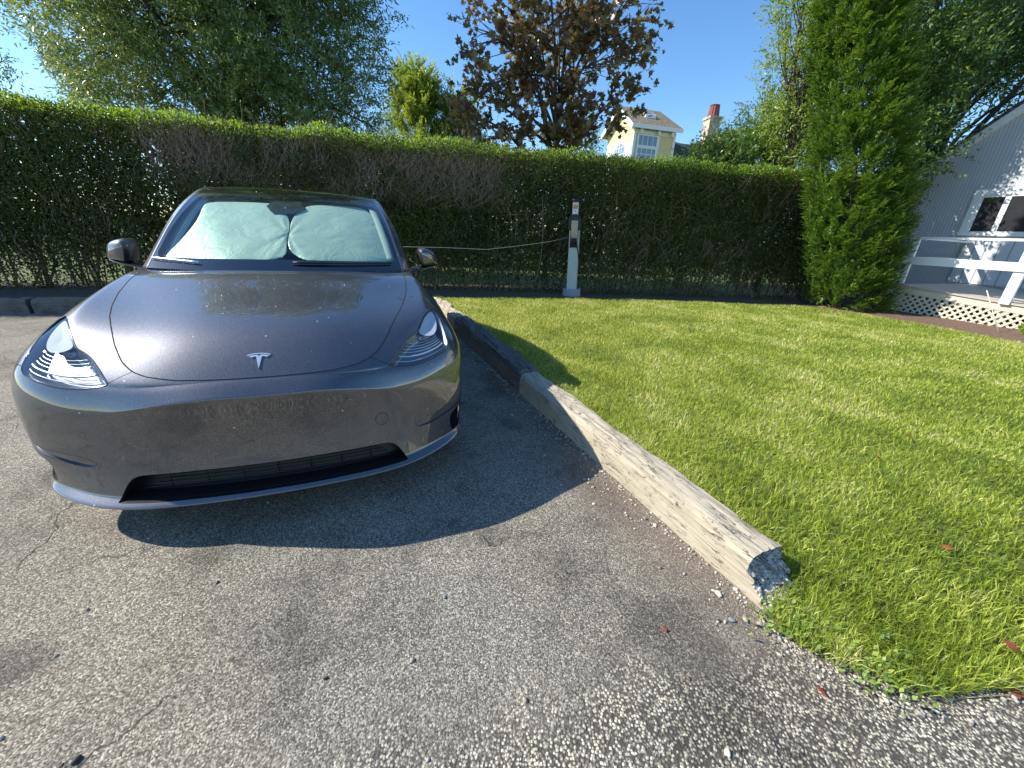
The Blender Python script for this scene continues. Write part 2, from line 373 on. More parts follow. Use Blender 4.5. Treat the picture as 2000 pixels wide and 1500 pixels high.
# ---------------------------------------------------------------- car shell (Catmull-Clark cage, points are limit points)
def subsurf_mesh(V, Fc, levels, creases=None):
    me = bpy.data.meshes.new('tmp'); me.from_pydata([tuple(v) for v in V], [], Fc); me.update()
    if creases:
        at = me.attributes.new('crease_edge', 'FLOAT', 'EDGE')
        for e in me.edges:
            k = tuple(sorted(e.vertices)); at.data[e.index].value = creases.get(k, 0.0)
    ob = bpy.data.objects.new('tmp', me); bpy.context.scene.collection.objects.link(ob)
    md = ob.modifiers.new('s', 'SUBSURF'); md.levels = levels; md.render_levels = levels; md.boundary_smooth = 'PRESERVE_CORNERS'
    dg = bpy.context.evaluated_depsgraph_get(); ev = ob.evaluated_get(dg); m2 = ev.to_mesh()
    n = len(m2.vertices); co = np.empty(n*3); m2.vertices.foreach_get('co', co); co = co.reshape(-1, 3)
    fs = [tuple(p.vertices) for p in m2.polygons]
    ev.to_mesh_clear(); bpy.data.objects.remove(ob); bpy.data.meshes.remove(me)
    return co, fs

def fit_cage(V, Fc, creases=None, iters=7):
    T = np.array(V, float); P = T.copy()
    for _ in range(iters):
        co, _f = subsurf_mesh(P, Fc, 3, creases)
        P = P + (T - co[:len(T)])*0.9
    return P

def body_cage():
    rings = [
     # underside
     [(-.34,0,.20),(-.34,.28,.20),(-.36,.50,.20),(-.44,.66,.21),(-.52,.74,.21),(-.66,.78,.21),(-.90,.78,.21),(-1.25,.78,.21),(-1.8,.78,.21),(-2.7,.78,.21),(-3.6,.78,.21),(-4.35,.70,.25),(-4.45,.45,.25),(-4.48,.25,.25),(-4.5,0,.25)],
     # lip bottom
     [(-.035,0,.160),(-.050,.30,.160),(-.110,.585,.160),(-.250,.805,.165),(-.385,.915,.172),(-.60,.945,.18),(-.90,.915,.19),(-1.25,.915,.19),(-1.8,.915,.19),(-2.7,.915,.19),(-3.6,.915,.19),(-4.45,.84,.22),(-4.68,.5,.22),(-4.72,.25,.22),(-4.73,0,.22)],
     # lip nose
     [(-.008,0,.180),(-.022,.30,.180),(-.083,.605,.180),(-.222,.835,.188),(-.362,.945,.200),(-.58,.968,.22),(-.90,.94,.25),(-1.25,.94,.25),(-1.8,.94,.25),(-2.7,.94,.25),(-3.6,.94,.25),(-4.48,.87,.30),(-4.72,.5,.30),(-4.76,.25,.30),(-4.77,0,.30)],
     # above lip
     [(-.040,0,.212),(-.055,.30,.212),(-.114,.59,.212),(-.240,.805,.222),(-.365,.932,.238),(-.58,.967,.30),(-.90,.945,.33),(-1.25,.93,.33),(-1.8,.93,.33),(-2.7,.93,.33),(-3.6,.93,.33),(-4.48,.86,.38),(-4.70,.5,.38),(-4.74,.25,.38),(-4.75,0,.38)],
     [(-.072,0,.33),(-.086,.30,.33),(-.135,.57,.335),(-.236,.795,.35),(-.340,.935,.375),(-.55,.978,.44),(-.90,.975,.47),(-1.25,.94,.47),(-1.8,.925,.47),(-2.7,.925,.47),(-3.6,.94,.47),(-4.48,.87,.50),(-4.72,.5,.50),(-4.76,.25,.50),(-4.77,0,.50)],
     [(-.078,0,.49),(-.092,.30,.49),(-.145,.57,.485),(-.235,.795,.50),(-.345,.938,.53),(-.55,.983,.58),(-.90,.982,.61),(-1.25,.950,.61),(-1.8,.94,.61),(-2.7,.94,.61),(-3.6,.955,.61),(-4.45,.88,.63),(-4.70,.5,.63),(-4.74,.25,.63),(-4.75,0,.63)],
     # brow
     [(-.050,0,.645),(-.064,.30,.640),(-.150,.58,.592),(-.240,.80,.620),(-.368,.938,.655),(-.57,.980,.70),(-.90,.980,.71),(-1.25,.955,.71),(-1.8,.95,.71),(-2.7,.95,.71),(-3.6,.962,.71),(-4.42,.88,.72),(-4.66,.5,.72),(-4.70,.25,.72),(-4.71,0,.72)],
     [(-.082,0,.688),(-.097,.30,.684),(-.172,.57,.665),(-.272,.79,.705),(-.410,.915,.750),(-.62,.948,.79),(-.91,.955,.80),(-1.25,.935,.81),(-1.8,.935,.81),(-2.7,.935,.81),(-3.6,.94,.82),(-4.40,.86,.82),(-4.64,.5,.84),(-4.68,.25,.84),(-4.69,0,.84)],
     [(-.100,0,.706),(-.116,.30,.703),(-.193,.56,.697),(-.315,.745,.755),(-.475,.850,.825),(-.67,.885,.872),(-.93,.90,.910),(-1.25,.885,.945),(-1.8,.89,.95),(-2.7,.90,.96),(-3.6,.89,.97),(-4.38,.80,.98),(-4.60,.48,1.0),(-4.64,.25,1.0),(-4.65,0,1.0)],
     # G : hood nose / fender crest
     [(-.122,0,.728),(-.137,.30,.726),(-.215,.53,.733),(-.375,.68,.803),(-.52,.755,.878),(-.71,.79,.938),(-.96,.80,.990),(-1.27,.79,1.040),(-1.8,.80,1.02),(-2.7,.80,1.03),(-3.6,.80,1.04),(-4.30,.70,1.05),(-4.45,.45,1.06),(-4.47,.25,1.06),(-4.48,0,1.06)],
    ]
    J = 15
    V = []; idx = {}
    def add(key, p):
        idx[key] = len(V); V.append(p)
    for k, rg in enumerate(rings):
        for j, p in enumerate(rg):
            add(('r', k, j, 1), p)
            if j not in (0, J-1): add(('r', k, j, -1), (p[0], -p[1], p[2]))
    K = len(rings)-1
    grid = [None,
     [(-.255,0,.842),(-.272,.28,.838),(-.345,.50,.832)],
     [(-.47,0,.928),(-.487,.29,.923),(-.545,.545,.905)],
     [(-.79,0,1.005),(-.80,.31,1.0),(-.835,.575,.980)],
     [(-1.13,0,1.066),(-1.145,.31,1.062),(-1.185,.585,1.048)],
     [(-1.8,0,1.02),(-1.8,.3,1.02),(-1.8,.58,1.02)],
     [(-2.7,0,1.03),(-2.7,.3,1.03),(-2.7,.58,1.03)],
     [(-3.6,0,1.05),(-3.6,.3,1.05),(-3.6,.56,1.05)], None]
    for i, row in enumerate(grid):
        if row is None: continue
        for c, p in enumerate(row):
            add(('g', i, c, 1), p)
            if c: add(('g', i, c, -1), (p[0], -p[1], p[2]))
    def g(i, c, s):
        if c == 3: return idx[('r', K, 3+i, s)]
        if i == 0: return idx[('r', K, c, s if c else 1)]
        if i == 8:
            j = 14-c; return idx[('r', K, j, s if c else 1)]
        return idx[('g', i, c, s if c else 1)]
    def r(k, j, s): return idx[('r', k, j, 1 if j in (0, J-1) else s)]
    Fc = []
    for s in (1, -1):
        for k in range(K):
            for j in range(J-1):
                q = (r(k, j, s), r(k, j+1, s), r(k+1, j+1, s), r(k+1, j, s))
                Fc.append(q if s == 1 else q[::-1])
        for i in range(8):
            for c in range(3):
                q = (g(i, c, s), g(i, c+1, s), g(i+1, c+1, s), g(i+1, c, s))
                Fc.append(q if s == 1 else q[::-1])
    cr = {}
    def crease(a, b, w): cr[tuple(sorted((a, b)))] = w
    for s in (1, -1):
        for j in range(J-1):
            w = [.75,.7,.35,.05][j] if j < 4 else 0
            if w: crease(r(6, j, s), r(6, j+1, s), w)
            crease(r(3, j, s), r(3, j+1, s), .55 if j < 5 else 0)
            crease(r(2, j, s), r(2, j+1, s), .35 if j < 5 else 0)
            crease(r(1, j, s), r(1, j+1, s), .6)
        for i in range(5):
            crease(g(i, 3, s), g(i+1, 3, s), .55)
    return V, Fc, cr

def green_cage():
    rows = [
     [(-1.05,0,1.060),(-1.10,.38,1.056),(-1.275,.735,1.052),(-1.36,.800,1.040),(-1.42,.84,1.0)],
     [(-1.37,0,1.250),(-1.41,.365,1.247),(-1.525,.708,1.222),(-1.60,.782,1.180),(-1.70,.868,1.01)],
     [(-1.69,0,1.412),(-1.72,.345,1.408),(-1.80,.672,1.388),(-1.85,.742,1.350),(-2.0,.885,1.02)],
     [(-1.975,0,1.532),(-2.00,.33,1.530),(-2.07,.625,1.518),(-2.11,.685,1.485),(-2.3,.875,1.02)],
     [(-2.30,0,1.598),(-2.30,.32,1.595),(-2.32,.60,1.575),(-2.34,.650,1.543),(-2.6,.88,1.03)],
     [(-2.80,0,1.618),(-2.80,.31,1.615),(-2.80,.59,1.592),(-2.80,.645,1.555),(-3.0,.88,1.04)],
     [(-3.40,0,1.575),(-3.40,.30,1.57),(-3.40,.56,1.548),(-3.40,.625,1.508),(-3.5,.88,1.05)],
     [(-4.0,0,1.42),(-4.0,.28,1.415),(-4.0,.52,1.395),(-4.0,.59,1.35),(-4.0,.85,1.05)],
     [(-4.55,0,1.15),(-4.55,.25,1.148),(-4.55,.48,1.13),(-4.53,.60,1.10),(-4.45,.80,1.02)],
    ]
    V = []; idx = {}
    for i, row in enumerate(rows):
        for c, p in enumerate(row):
            idx[(i, c, 1)] = len(V); V.append(p)
            if c: idx[(i, c, -1)] = len(V); V.append((p[0], -p[1], p[2]))
            else: idx[(i, c, -1)] = idx[(i, c, 1)]
    Fc = []; kinds = []
    for s in (1, -1):
        for i in range(8):
            for c in range(4):
                q = (idx[(i,c,s)], idx[(i,c+1,s)], idx[(i+1,c+1,s)], idx[(i+1,c,s)])
                Fc.append(q if s == 1 else q[::-1])
                kinds.append('side' if c == 3 else 'pillar' if c == 2 else 'wind' if i < 3 else 'roof' if i < 7 else 'rear')
    cr = {}
    for s in (1, -1):
        for i in range(8):
            cr[tuple(sorted((idx[(i,2,s)], idx[(i+1,2,s)])))] = .5
            cr[tuple(sorted((idx[(i,3,s)], idx[(i+1,3,s)])))] = .4
    return V, Fc, cr, kinds
# ---------------------------------------------------------------- the car
CAR = empty('car', (-1.0546, 1.4374, 0), 0.375876 - math.pi/2)
tag(CAR, 'dark metallic grey electric hatchback parked nose-out with a sunshade behind its windscreen', 'car')

def resample(P, n):
    P = np.array(P, float); d = np.r_[0, np.cumsum(np.linalg.norm(np.diff(P, axis=0), axis=1))]
    s = np.linspace(0, d[-1], n); return np.stack([np.interp(s, d, P[:, k]) for k in range(P.shape[1])], 1)
def chaikin(P, it=2, closed=True):
    P = np.array(P, float)
    for _ in range(it):
        Q = np.roll(P, -1, 0) if closed else None
        if closed: P = np.stack([.75*P+.25*Q, .25*P+.75*Q], 1).reshape(-1, P.shape[1])
        else: P = np.vstack([P[:1], np.stack([.75*P[:-1]+.25*P[1:], .25*P[:-1]+.75*P[1:]], 1).reshape(-1, P.shape[1]), P[-1:]])
    return P
def signed_poly(P, pts):
    """P polygon (k,2), pts (n,2): negative inside"""
    A = P; B = np.roll(P, -1, 0); d2 = np.full(len(pts), 1e9); ins = np.zeros(len(pts), bool)
    for a, b in zip(A, B):
        e = b-a; w_ = pts-a; t = np.clip((w_@e)/(e@e+1e-18), 0, 1); dd = w_-t[:, None]*e; d2 = np.minimum(d2, (dd**2).sum(1))
        c1 = (a[1] > pts[:, 1]) != (b[1] > pts[:, 1])
        xs = (b[0]-a[0])*(pts[:, 1]-a[1])/(b[1]-a[1]+1e-18)+a[0]; ins ^= c1 & (pts[:, 0] < xs)
    d = np.sqrt(d2); return np.where(ins, -d, d)
def verts_np(bm): return np.array([v.co for v in bm.verts])
def cut(bm, func, lay, newid, only=None):
    """split bm along func==0 (func on (n,3) coords, may return nan where it does not apply); faces inside (<0) get newid"""
    bm.verts.ensure_lookup_table(); bm.verts.index_update()
    val = func(verts_np(bm)); eps = 2e-4
    fv = {v: val[v.index] for v in bm.verts}
    zero = set()
    for v in bm.verts:
        if abs(fv[v]) < eps: fv[v] = 0.0; zero.add(v)
    newz = set()
    for e in [e for e in bm.edges]:
        a, b = e.verts; fa, fb = fv[a], fv[b]
        if fa == fa and fb == fb and abs(fa) < .2 and abs(fb) < .2 and fa*fb < 0:
            if only is not None and not any(f[lay] in only for f in e.link_faces): continue
            t = fa/(fa-fb); ne, nv = bmesh.utils.edge_split(e, a, t); fv[nv] = 0.0; newz.add(nv)
    allz = zero | newz
    fs = set(f for v in allz for f in v.link_faces)
    for f in fs:
        if only is not None and f[lay] not in only: continue
        zs = [v for v in f.verts if v in allz]
        if len(zs) < 2: continue
        if not any(fv.get(v, 0) < 0 for v in f.verts) or not any(fv.get(v, 0) > 0 for v in f.verts): continue
        done = False
        for i in range(len(zs)):
            for j in range(i+1, len(zs)):
                a, b = zs[i], zs[j]
                if any(e.other_vert(a) is b for e in a.link_edges): continue
                try: r_ = bmesh.utils.face_split(f, a, b)
                except Exception: r_ = None
                if r_: done = True; break
            if done: break
    bm.faces.ensure_lookup_table()
    C = np.array([f.calc_center_median() for f in bm.faces]); vc = func(C)
    n = 0
    for f, x in zip(bm.faces, vc):
        if x == x and x < 0 and (only is None or f[lay] in only): f[lay] = newid; n += 1
    return n

def extract(bm, lay, ids):
    b2 = bm.copy(); l2 = b2.faces.layers.int['part']
    bmesh.ops.delete(b2, geom=[f for f in b2.faces if f[l2] not in ids], context='FACES')
    bmesh.ops.delete(b2, geom=[v for v in b2.verts if not v.link_faces], context='VERTS')
    return b2
def panelize(b2, gap=.0018, depth=.012, shrink=True):
    """pull the border in a little, roll it under, add a flange: a real shut line"""
    b2.normal_update()
    be = [e for e in b2.edges if len(e.link_faces) == 1]
    bv = set(v for e in be for v in e.verts); nor = {v: v.normal.copy() for v in bv}
    inw = {}
    for v in bv:
        s = Vector()
        for e in v.link_edges:
            if len(e.link_faces) == 1:
                f = e.link_faces[0]; m = (e.verts[0].co+e.verts[1].co)/2; d = (f.calc_center_median()-m)
                t = (e.verts[1].co-e.verts[0].co)
                if t.length > 1e-9:
                    t.normalize(); d = d - t*d.dot(t)
                if d.length > 1e-9: s += d.normalized()
        if s.length > 1e-6: inw[v] = s.normalized()
    if shrink:
        for v, s in inw.items(): v.co += s*gap
    r_ = bmesh.ops.extrude_edge_only(b2, edges=be)
    nv = [g for g in r_['geom'] if isinstance(g, bmesh.types.BMVert)]
    old = {}
    for v in nv:
        for e in v.link_edges:
            o = e.other_vert(v)
            if o in nor: old[v] = o
    for v in nv:
        if v in old: v.co -= nor[old[v]]*depth
    return b2
def sharp_smooth(o, ang=35):
    me = o.data; me.polygons.foreach_set('use_smooth', [True]*len(me.polygons))
    bm = bmesh.new(); bm.from_mesh(me)
    for e in bm.edges:
        if len(e.link_faces) == 2 and e.calc_face_angle(0) > R(ang): e.smooth = False
    bm.to_mesh(me); bm.free()
def pocket(b2, off, name, mat, parent, smooth=False):
    """pushed-in recess: the removed faces moved by off, with side walls"""
    faces = b2.faces[:]
    ge = bmesh.ops.extrude_face_region(b2, geom=faces)
    vs = [g for g in ge['geom'] if isinstance(g, bmesh.types.BMVert)]
    for v in vs: v.co += Vector(off)
    for f in faces:
        if f.is_valid: b2.faces.remove(f)
    bmesh.ops.recalc_face_normals(b2, faces=b2.faces[:])
    # inside of the box must face outward to the viewer: flip
    return bm_obj(name, b2, mat, parent, smooth)

V_, F_, cr_ = body_cage(); P_ = fit_cage(V_, F_, cr_); bco, bfs = subsurf_mesh(P_, F_, 4, cr_)
BODY_T = BVHTree.FromPolygons([Vector(c) for c in bco], bfs)
BM = bmesh.new(); bvs = [BM.verts.new(c) for c in bco]
for f in bfs: BM.faces.new([bvs[i] for i in f])
LAY = BM.faces.layers.int.new('part')
BM.normal_update()
def inner_shell():
    b2 = BM.copy()
    for v in b2.verts: v.co = v.co - v.normal*.016
    # open where pockets, lamps and arches go deeper
    def kill(f):
        c = f.calc_center_median()
        ay = abs(c.y)
        if (c.x+.88)**2+(c.z-.35)**2 < .43**2 and ay > .5 and c.z < .8: return True
        if (c.x+3.77)**2+(c.z-.35)**2 < .43**2 and ay > .5 and c.z < .8: return True
        if c.x > -.7 and ay > .52 and .66 < c.z < .92: return True
        if c.x > -.5 and ay < .64 and .2 < c.z < .33: return True
        if c.x > -.42 and ay > .66 and .20 < c.z < .46: return True
        return False
    bmesh.ops.delete(b2, geom=[f for f in b2.faces if kill(f)], context='FACES')
    return bm_obj('body_frame', b2, M_VOID, CAR)
inner_shell()

HLN = np.array([.58, .42, .70]); HLN /= np.linalg.norm(HLN)
HLU = np.cross([0, 0, 1.0], HLN); HLU /= np.linalg.norm(HLU); HLW = np.cross(HLN, HLU)
def hlproj(P, s): Q = P*np.array([1, s, 1]); return np.stack([Q@HLU, Q@HLW], 1)
HLP = np.array([(-.187,.538,.702),(-.222,.562,.724),(-.257,.585,.744),(-.319,.630,.777),(-.354,.664,.793),(-.378,.695,.803),(-.410,.716,.818),(-.450,.737,.840),(-.532,.778,.879),(-.60,.815,.897),(-.638,.842,.898),(-.655,.857,.893),(-.61,.870,.872),(-.547,.873,.848),(-.449,.876,.80),(-.385,.876,.76),(-.352,.874,.735),(-.325,.855,.717),(-.300,.83,.709),(-.268,.785,.698),(-.235,.724,.686),(-.214,.669,.681),(-.199,.615,.683),(-.188,.56,.692)])
HL2 = chaikin(hlproj(HLP, 1), 1)
def hl_func(s, off=0.0):
    def fn(P):
        ok = (P[:, 1]*s > .45) & (P[:, 0] > -.8) & (P[:, 2] > .6)
        out = np.full(len(P), np.nan)
        if ok.any(): out[ok] = signed_poly(HL2, hlproj(P[ok], s)) + off
        return out
    return fn
hoodh = [(-.107,0),(-.1085,.10),(-.114,.20),(-.127,.295),(-.143,.35),(-.163,.403),(-.194,.452),(-.227,.484),(-.256,.507),(-.284,.523),(-.35,.558),(-.46,.603),(-.564,.645),(-.685,.68),(-.84,.712),(-1.0,.728),(-1.12,.733),(-1.30,.736),(-1.40,.735)]
hoodp = np.array(hoodh + [(-1.40, 0)] + [(x, -y) for x, y in hoodh[::-1]][:-1])
def hood_func(P):
    ok = (P[:, 2] > .69) & (P[:, 0] > -1.6); out = np.full(len(P), np.nan)
    out[ok] = signed_poly(hoodp, P[ok][:, :2]); return out
ip = [(.600,.197),(.56,.266),(.535,.295),(.50,.307),(.455,.309),(.30,.311),(0,.309)]
intp = np.array(ip + [(-y, z) for y, z in ip[:-1]][::-1] )
def intake_func(P):
    ok = (P[:, 0] > -.25) & (P[:, 2] < .45) & (P[:, 2] > .16); out = np.full(len(P), np.nan)
    f1 = signed_poly(np.array(ip[:-1] + [(-y, z) for y, z in ip[:-1]][::-1]), P[ok][:, 1:]); out[ok] = f1; return out
def side_poly(pts, s, xmin=-.6):
    Q = np.array(pts); q2 = chaikin(np.stack([(Q[:, 1]-Q[:, 0])*.7071, Q[:, 2]], 1), 1)
    def fn(P):
        ok = (P[:, 1]*s > .6) & (P[:, 0] > xmin) & (P[:, 2] < .6); out = np.full(len(P), np.nan)
        out[ok] = signed_poly(q2, np.stack([(P[ok][:, 1]*s-P[ok][:, 0])*.7071, P[ok][:, 2]], 1)); return out
    return fn
VENT = [(-.288,.872,.243),(-.272,.860,.335),(-.300,.900,.366),(-.340,.935,.392),(-.42,.968,.412),(-.43,.965,.30),(-.38,.945,.232),(-.315,.897,.228)]
FOGC = [(-.166,.655,.358),(-.170,.685,.375),(-.20,.735,.390),(-.250,.825,.404),(-.32,.920,.424),(-.40,.96,.440),(-.41,.96,.418),(-.33,.925,.394),(-.25,.825,.360),(-.20,.735,.340),(-.17,.68,.343)]
def arch_func(cx):
    def fn(P):
        ok = (abs(P[:, 1]) > .60) & (P[:, 2] < .85) & (abs(P[:, 0]-cx) < .6); out = np.full(len(P), np.nan)
        out[ok] = np.hypot(P[ok][:, 0]-cx, P[ok][:, 2]-.345)-.392; return out
    return fn
def bumper_func(P):
    ok = (P[:, 0] > -.9)
    out = np.full(len(P), np.nan)
    xs = np.interp(abs(P[:, 1]), [0,.452,.54,.70,.875,.93,.955,1.0], [-.215,-.200,-.190,-.28,-.362,-.415,-.445,-.475])
    xs = np.where(P[:, 2] < .60, -.475, xs)
    out[ok] = (xs-P[:, 0])[ok]; return out
# 1 hood 2 lamp R 3 lamp L 4 intake 5/6 vents 7/8 fog crease 9 arches 10 bumper 11 fender 12 front door 13 rear door 14 rear quarter
cut(BM, arch_func(-.88), LAY, 9); cut(BM, arch_func(-3.77), LAY, 9, only={0})
cut(BM, hl_func(-1), LAY, 2, only={0}); cut(BM, hl_func(1), LAY, 3, only={0})
cut(BM, hood_func, LAY, 1, only={0})
cut(BM, intake_func, LAY, 4, only={0})
for s, i in ((-1, 5), (1, 6)): cut(BM, side_poly(VENT, s), LAY, i, only={0})
for s, i in ((-1, 7), (1, 8)): cut(BM, side_poly(FOGC, s), LAY, i, only={0})
cut(BM, bumper_func, LAY, 10, only={0})
def xcut(x0):
    def fn(P):
        out = np.full(len(P), np.nan); ok = (abs(P[:, 0]-x0) < .5) | (P[:, 0] > x0); out[ok] = (x0-P[ok][:, 0]); return out
    return fn
cut(BM, xcut(-1.36), LAY, 11, only={0}); cut(BM, xcut(-2.42), LAY, 12, only={0}); cut(BM, xcut(-3.30), LAY, 13, only={0})
print('parts', {i: sum(1 for f in BM.faces if f[LAY] == i) for i in range(15)})
def panel(name, ids, mat=M_PAINT, **kw):
    o = bm_obj(name, panelize(extract(BM, LAY, ids), **kw), mat, CAR); sharp_smooth(o, 32); return o
HOOD = panel('hood', {1}, gap=.0030, depth=.014)
def border_tube(ids, name, rad, off, parent, mat):
    b2 = extract(BM, LAY, ids); b2.normal_update(); be = [e for e in b2.edges if len(e.link_faces) == 1]; nxt = {}
    for e in be:
        for v in e.verts: nxt.setdefault(v, []).append(e.other_vert(v))
    v0 = min(nxt, key=lambda v: v.co.x); loop = [v0]; prev = None; cur = v0
    for _ in range(len(be)):
        c = [x for x in nxt[cur] if x is not prev]
        prev, cur = cur, c[0]
        if cur is v0: break
        loop.append(cur)
    pts = [v.co + (-v.normal if True else v.normal)*off for v in loop]; pts.append(pts[0].copy()); P2_ = resample(np.array([tuple(p) for p in pts]), 260)
    b2.free(); return tubes_obj(name, [([Vector(p) for p in P2_], rad)], mat, parent, n=6)
border_tube({1}, 'hood_seam', .0034, .0020, CAR, M_VOID)
BUMP = panel('front_bumper', {10}, gap=.0012)
for s in (-1, 1):
    for nm, i in (('fender', 11), ('front_door', 12), ('rear_door', 13)):
        b2 = extract(BM, LAY, {i}); 
        bmesh.ops.delete(b2, geom=[f for f in b2.faces if f.calc_center_median().y*s < 0], context='FACES')
        o = bm_obj(nm, panelize(b2, gap=.0014), M_PAINT, CAR); sharp_smooth(o, 32)
panel('rear_body', {0, 14})
# arches, intake, vents
b2 = extract(BM, LAY, {9})
for s in (-1, 1):
    for xx in (-.88, -3.77):
        b3 = b2.copy(); bmesh.ops.delete(b3, geom=[f for f in b3.faces if f.calc_center_median().y*s < 0 or abs(f.calc_center_median().x-xx) > 1], context='FACES')
        pocket(b3, (0, -.30*s, 0), 'wheel_arch_liner', M_VOID, CAR)
b2.free()
pocket(extract(BM, LAY, {4}), (-.10, 0, .0), 'lower_intake', M_BLACKP, CAR)
for i, s in ((5, -1), (6, 1)): pocket(extract(BM, LAY, {i}), (-.03, -.07*s, 0), 'side_vent', M_VOID, CAR)
for i, s in ((7, -1), (8, 1)):
    b2 = extract(BM, LAY, {i}); o = pocket(b2, (-.010, -.004*s, -.004), 'bumper_recess', M_PAINT, CAR, True); sharp_smooth(o, 35)
# grille slats and mesh inside the intake
paths = []
for k, z in enumerate((.228, .246, .264, .282, .298)):
    ymax = .52-.02*k; ys = np.linspace(-ymax, ymax, 25)
    paths.append(([(-.115-.13*abs(y)**2.2, y, z) for y in ys], .0035))
for y in np.linspace(-.42, .42, 7): paths.append(([(-.125-.13*abs(y)**2.2, y, .212), (-.125-.13*abs(y)**2.2, y, .306)], .003))
g_ = tubes_obj('intake_grille', paths, M_BLACKP, CAR, n=5)
# round tow-hook cover: a groove ring on the bumper
def on_body(y, z, off=0.0):
    l, n_, i, d = BODY_T.ray_cast(Vector((1.5, y, z)), Vector((-1, 0, 0)))
    return l + n_*off, n_
ring = []
for k in range(41):
    a = 2*math.pi*k/40; l, n_ = on_body(.487+.030*math.cos(a), .442+.031*math.sin(a), -.0006); ring.append(l)
tubes_obj('tow_hook_cover_seam', [(ring, .0016)], M_VOID, CAR, n=5)
# ---- headlights
def nearest_body(p, off=0.0):
    l, n_, i, d = BODY_T.find_nearest(Vector(p)); return l + n_*off
hl_low = chaikin(HLP[[16, 17, 18, 19, 20, 21, 22, 23, 0]], 1, False)     # outer to inner along the bottom
hl_up = chaikin(HLP[[14, 13, 9, 8, 6, 5, 4, 3, 1]], 1, False)
for s, i in ((-1, 2), (1, 3)):
    b2 = extract(BM, LAY, {i}); lens = b2.copy()
    lens_o = bm_obj('headlight', panelize(lens, gap=.0035, depth=.004), M_LENS, CAR); sharp_smooth(lens_o, 50)
    # seal: thin black rim
    b2.normal_update(); hous = b2.copy()
    be = [e for e in b2.edges if len(e.link_faces) == 1]
    # order the boundary loop
    nxt = {}; 
    for e in be:
        for v in e.verts: nxt.setdefault(v, []).append(e.other_vert(v))
    v0 = be[0].verts[0]; loop = [v0]; prev = None; cur = v0
    for _ in range(len(be)):
        c = [x for x in nxt[cur] if x is not prev]
        if not c: break
        prev, cur = cur, c[0]
        if cur is v0: break
        loop.append(cur)
    pts = [v.co - v.normal*.0015 for v in loop]; pts.append(pts[0])
    tubes_obj('lamp_seal', [(pts, .0032)], M_BLACKG, lens_o, n=6)
    b2.free()
    # housing bowl
    hous.normal_update()
    nrm = {v: v.normal.copy() for v in hous.verts}
    Pn = verts_np(hous); dd = -signed_poly(HL2, hlproj(Pn, s))
    for v, d_ in zip(hous.verts, dd): v.co -= nrm[v]*(.006 + .045*min(1, max(0, d_)/.03))
    l2 = hous.faces.layers.int['part']
    C = np.array([f.calc_center_median() for f in hous.faces])*np.array([1, s, 1])
    hcopy = hous.copy(); ho = bm_obj('lamp_housing', hous, M_LAMP, lens_o, True)
    # bright upper reflector plate
    up = [(-.625,.846,.893),(-.56,.803,.886),(-.50,.766,.862),(-.44,.741,.832),(-.405,.722,.814),(-.385,.742,.80),(-.392,.79,.789),(-.43,.826,.806),(-.51,.846,.842)]
    upq = chaikin(hlproj(np.array(up), 1), 2)
    V = []; Fc = []; cen = upq.mean(0); n_ = len(upq); rings_ = 6
    def lift(q, dep):
        # q in hl plane -> point on the body surface moved inward
        o = HLU*q[0] + HLW*q[1]; o3 = Vector((o[0], o[1]*s, o[2])) + Vector((HLN[0], HLN[1]*s, HLN[2]))*1.6
        l, nn, ii, d = BODY_T.ray_cast(o3, -Vector((HLN[0], HLN[1]*s, HLN[2])))
        return l - nn*dep
    for r_ in range(1, rings_+1):
        for q in upq: V.append(lift(cen+(q-cen)*r_/rings_, .010+.010*(1-r_/rings_)))
    V.append(lift(cen, .020))
    for r_ in range(rings_-1):
        for k in range(n_): Fc.append((r_*n_+k, r_*n_+(k+1) % n_, (r_+1)*n_+(k+1) % n_, (r_+1)*n_+k))
    for k in range(n_): Fc.append((len(V)-1, (k+1) % n_, k))
    mesh_obj('upper_reflector', V, Fc, M_LAMPW, lens_o, True)
    # light guides following the lower edge
    ts = np.linspace(0, 1, 40); lo = resample(hlproj(hl_low, 1), 40); uu = resample(hlproj(hl_up, 1), 40)
    lcen = hlproj(np.array([[-.50, .79, .90]]), 1)[0]
    for a, rad, dep, mt in ((.10, .0022, .016, M_DRL), (.19, .0048, .015, M_DRL), (.27, .0013, .017, M_CHROME), (.33, .0013, .018, M_CHROME), (.39, .0011, .019, M_CHROME), (.45, .0010, .020, M_CHROME)):
        p = [lift(lo[k]+(lcen-lo[k])*a, dep) for k in range(2, 38)]
        tubes_obj('light_guide', [(p, rad)], mt, lens_o, n=6)
    # three projector cells
    for j, k in enumerate((14, 19, 24)):
        q = lo[k]+(lcen-lo[k])*.60; c = lift(q, .036)
        v, f = lathe([(.001, .010), (.010, .008), (.0135, 0), (.017, .004), (.018, -.02)], 18)
        Mx = Matrix.Translation(c) @ Vector((HLN[0]+.35, HLN[1]*s*.6, HLN[2]-.4)).to_track_quat('Z', 'Y').to_matrix().to_4x4()
        mesh_obj('projector_lamp', [Mx @ Vector(x) for x in v], f, M_LAMP, lens_o, True)
    hcopy.free()
BM.free()
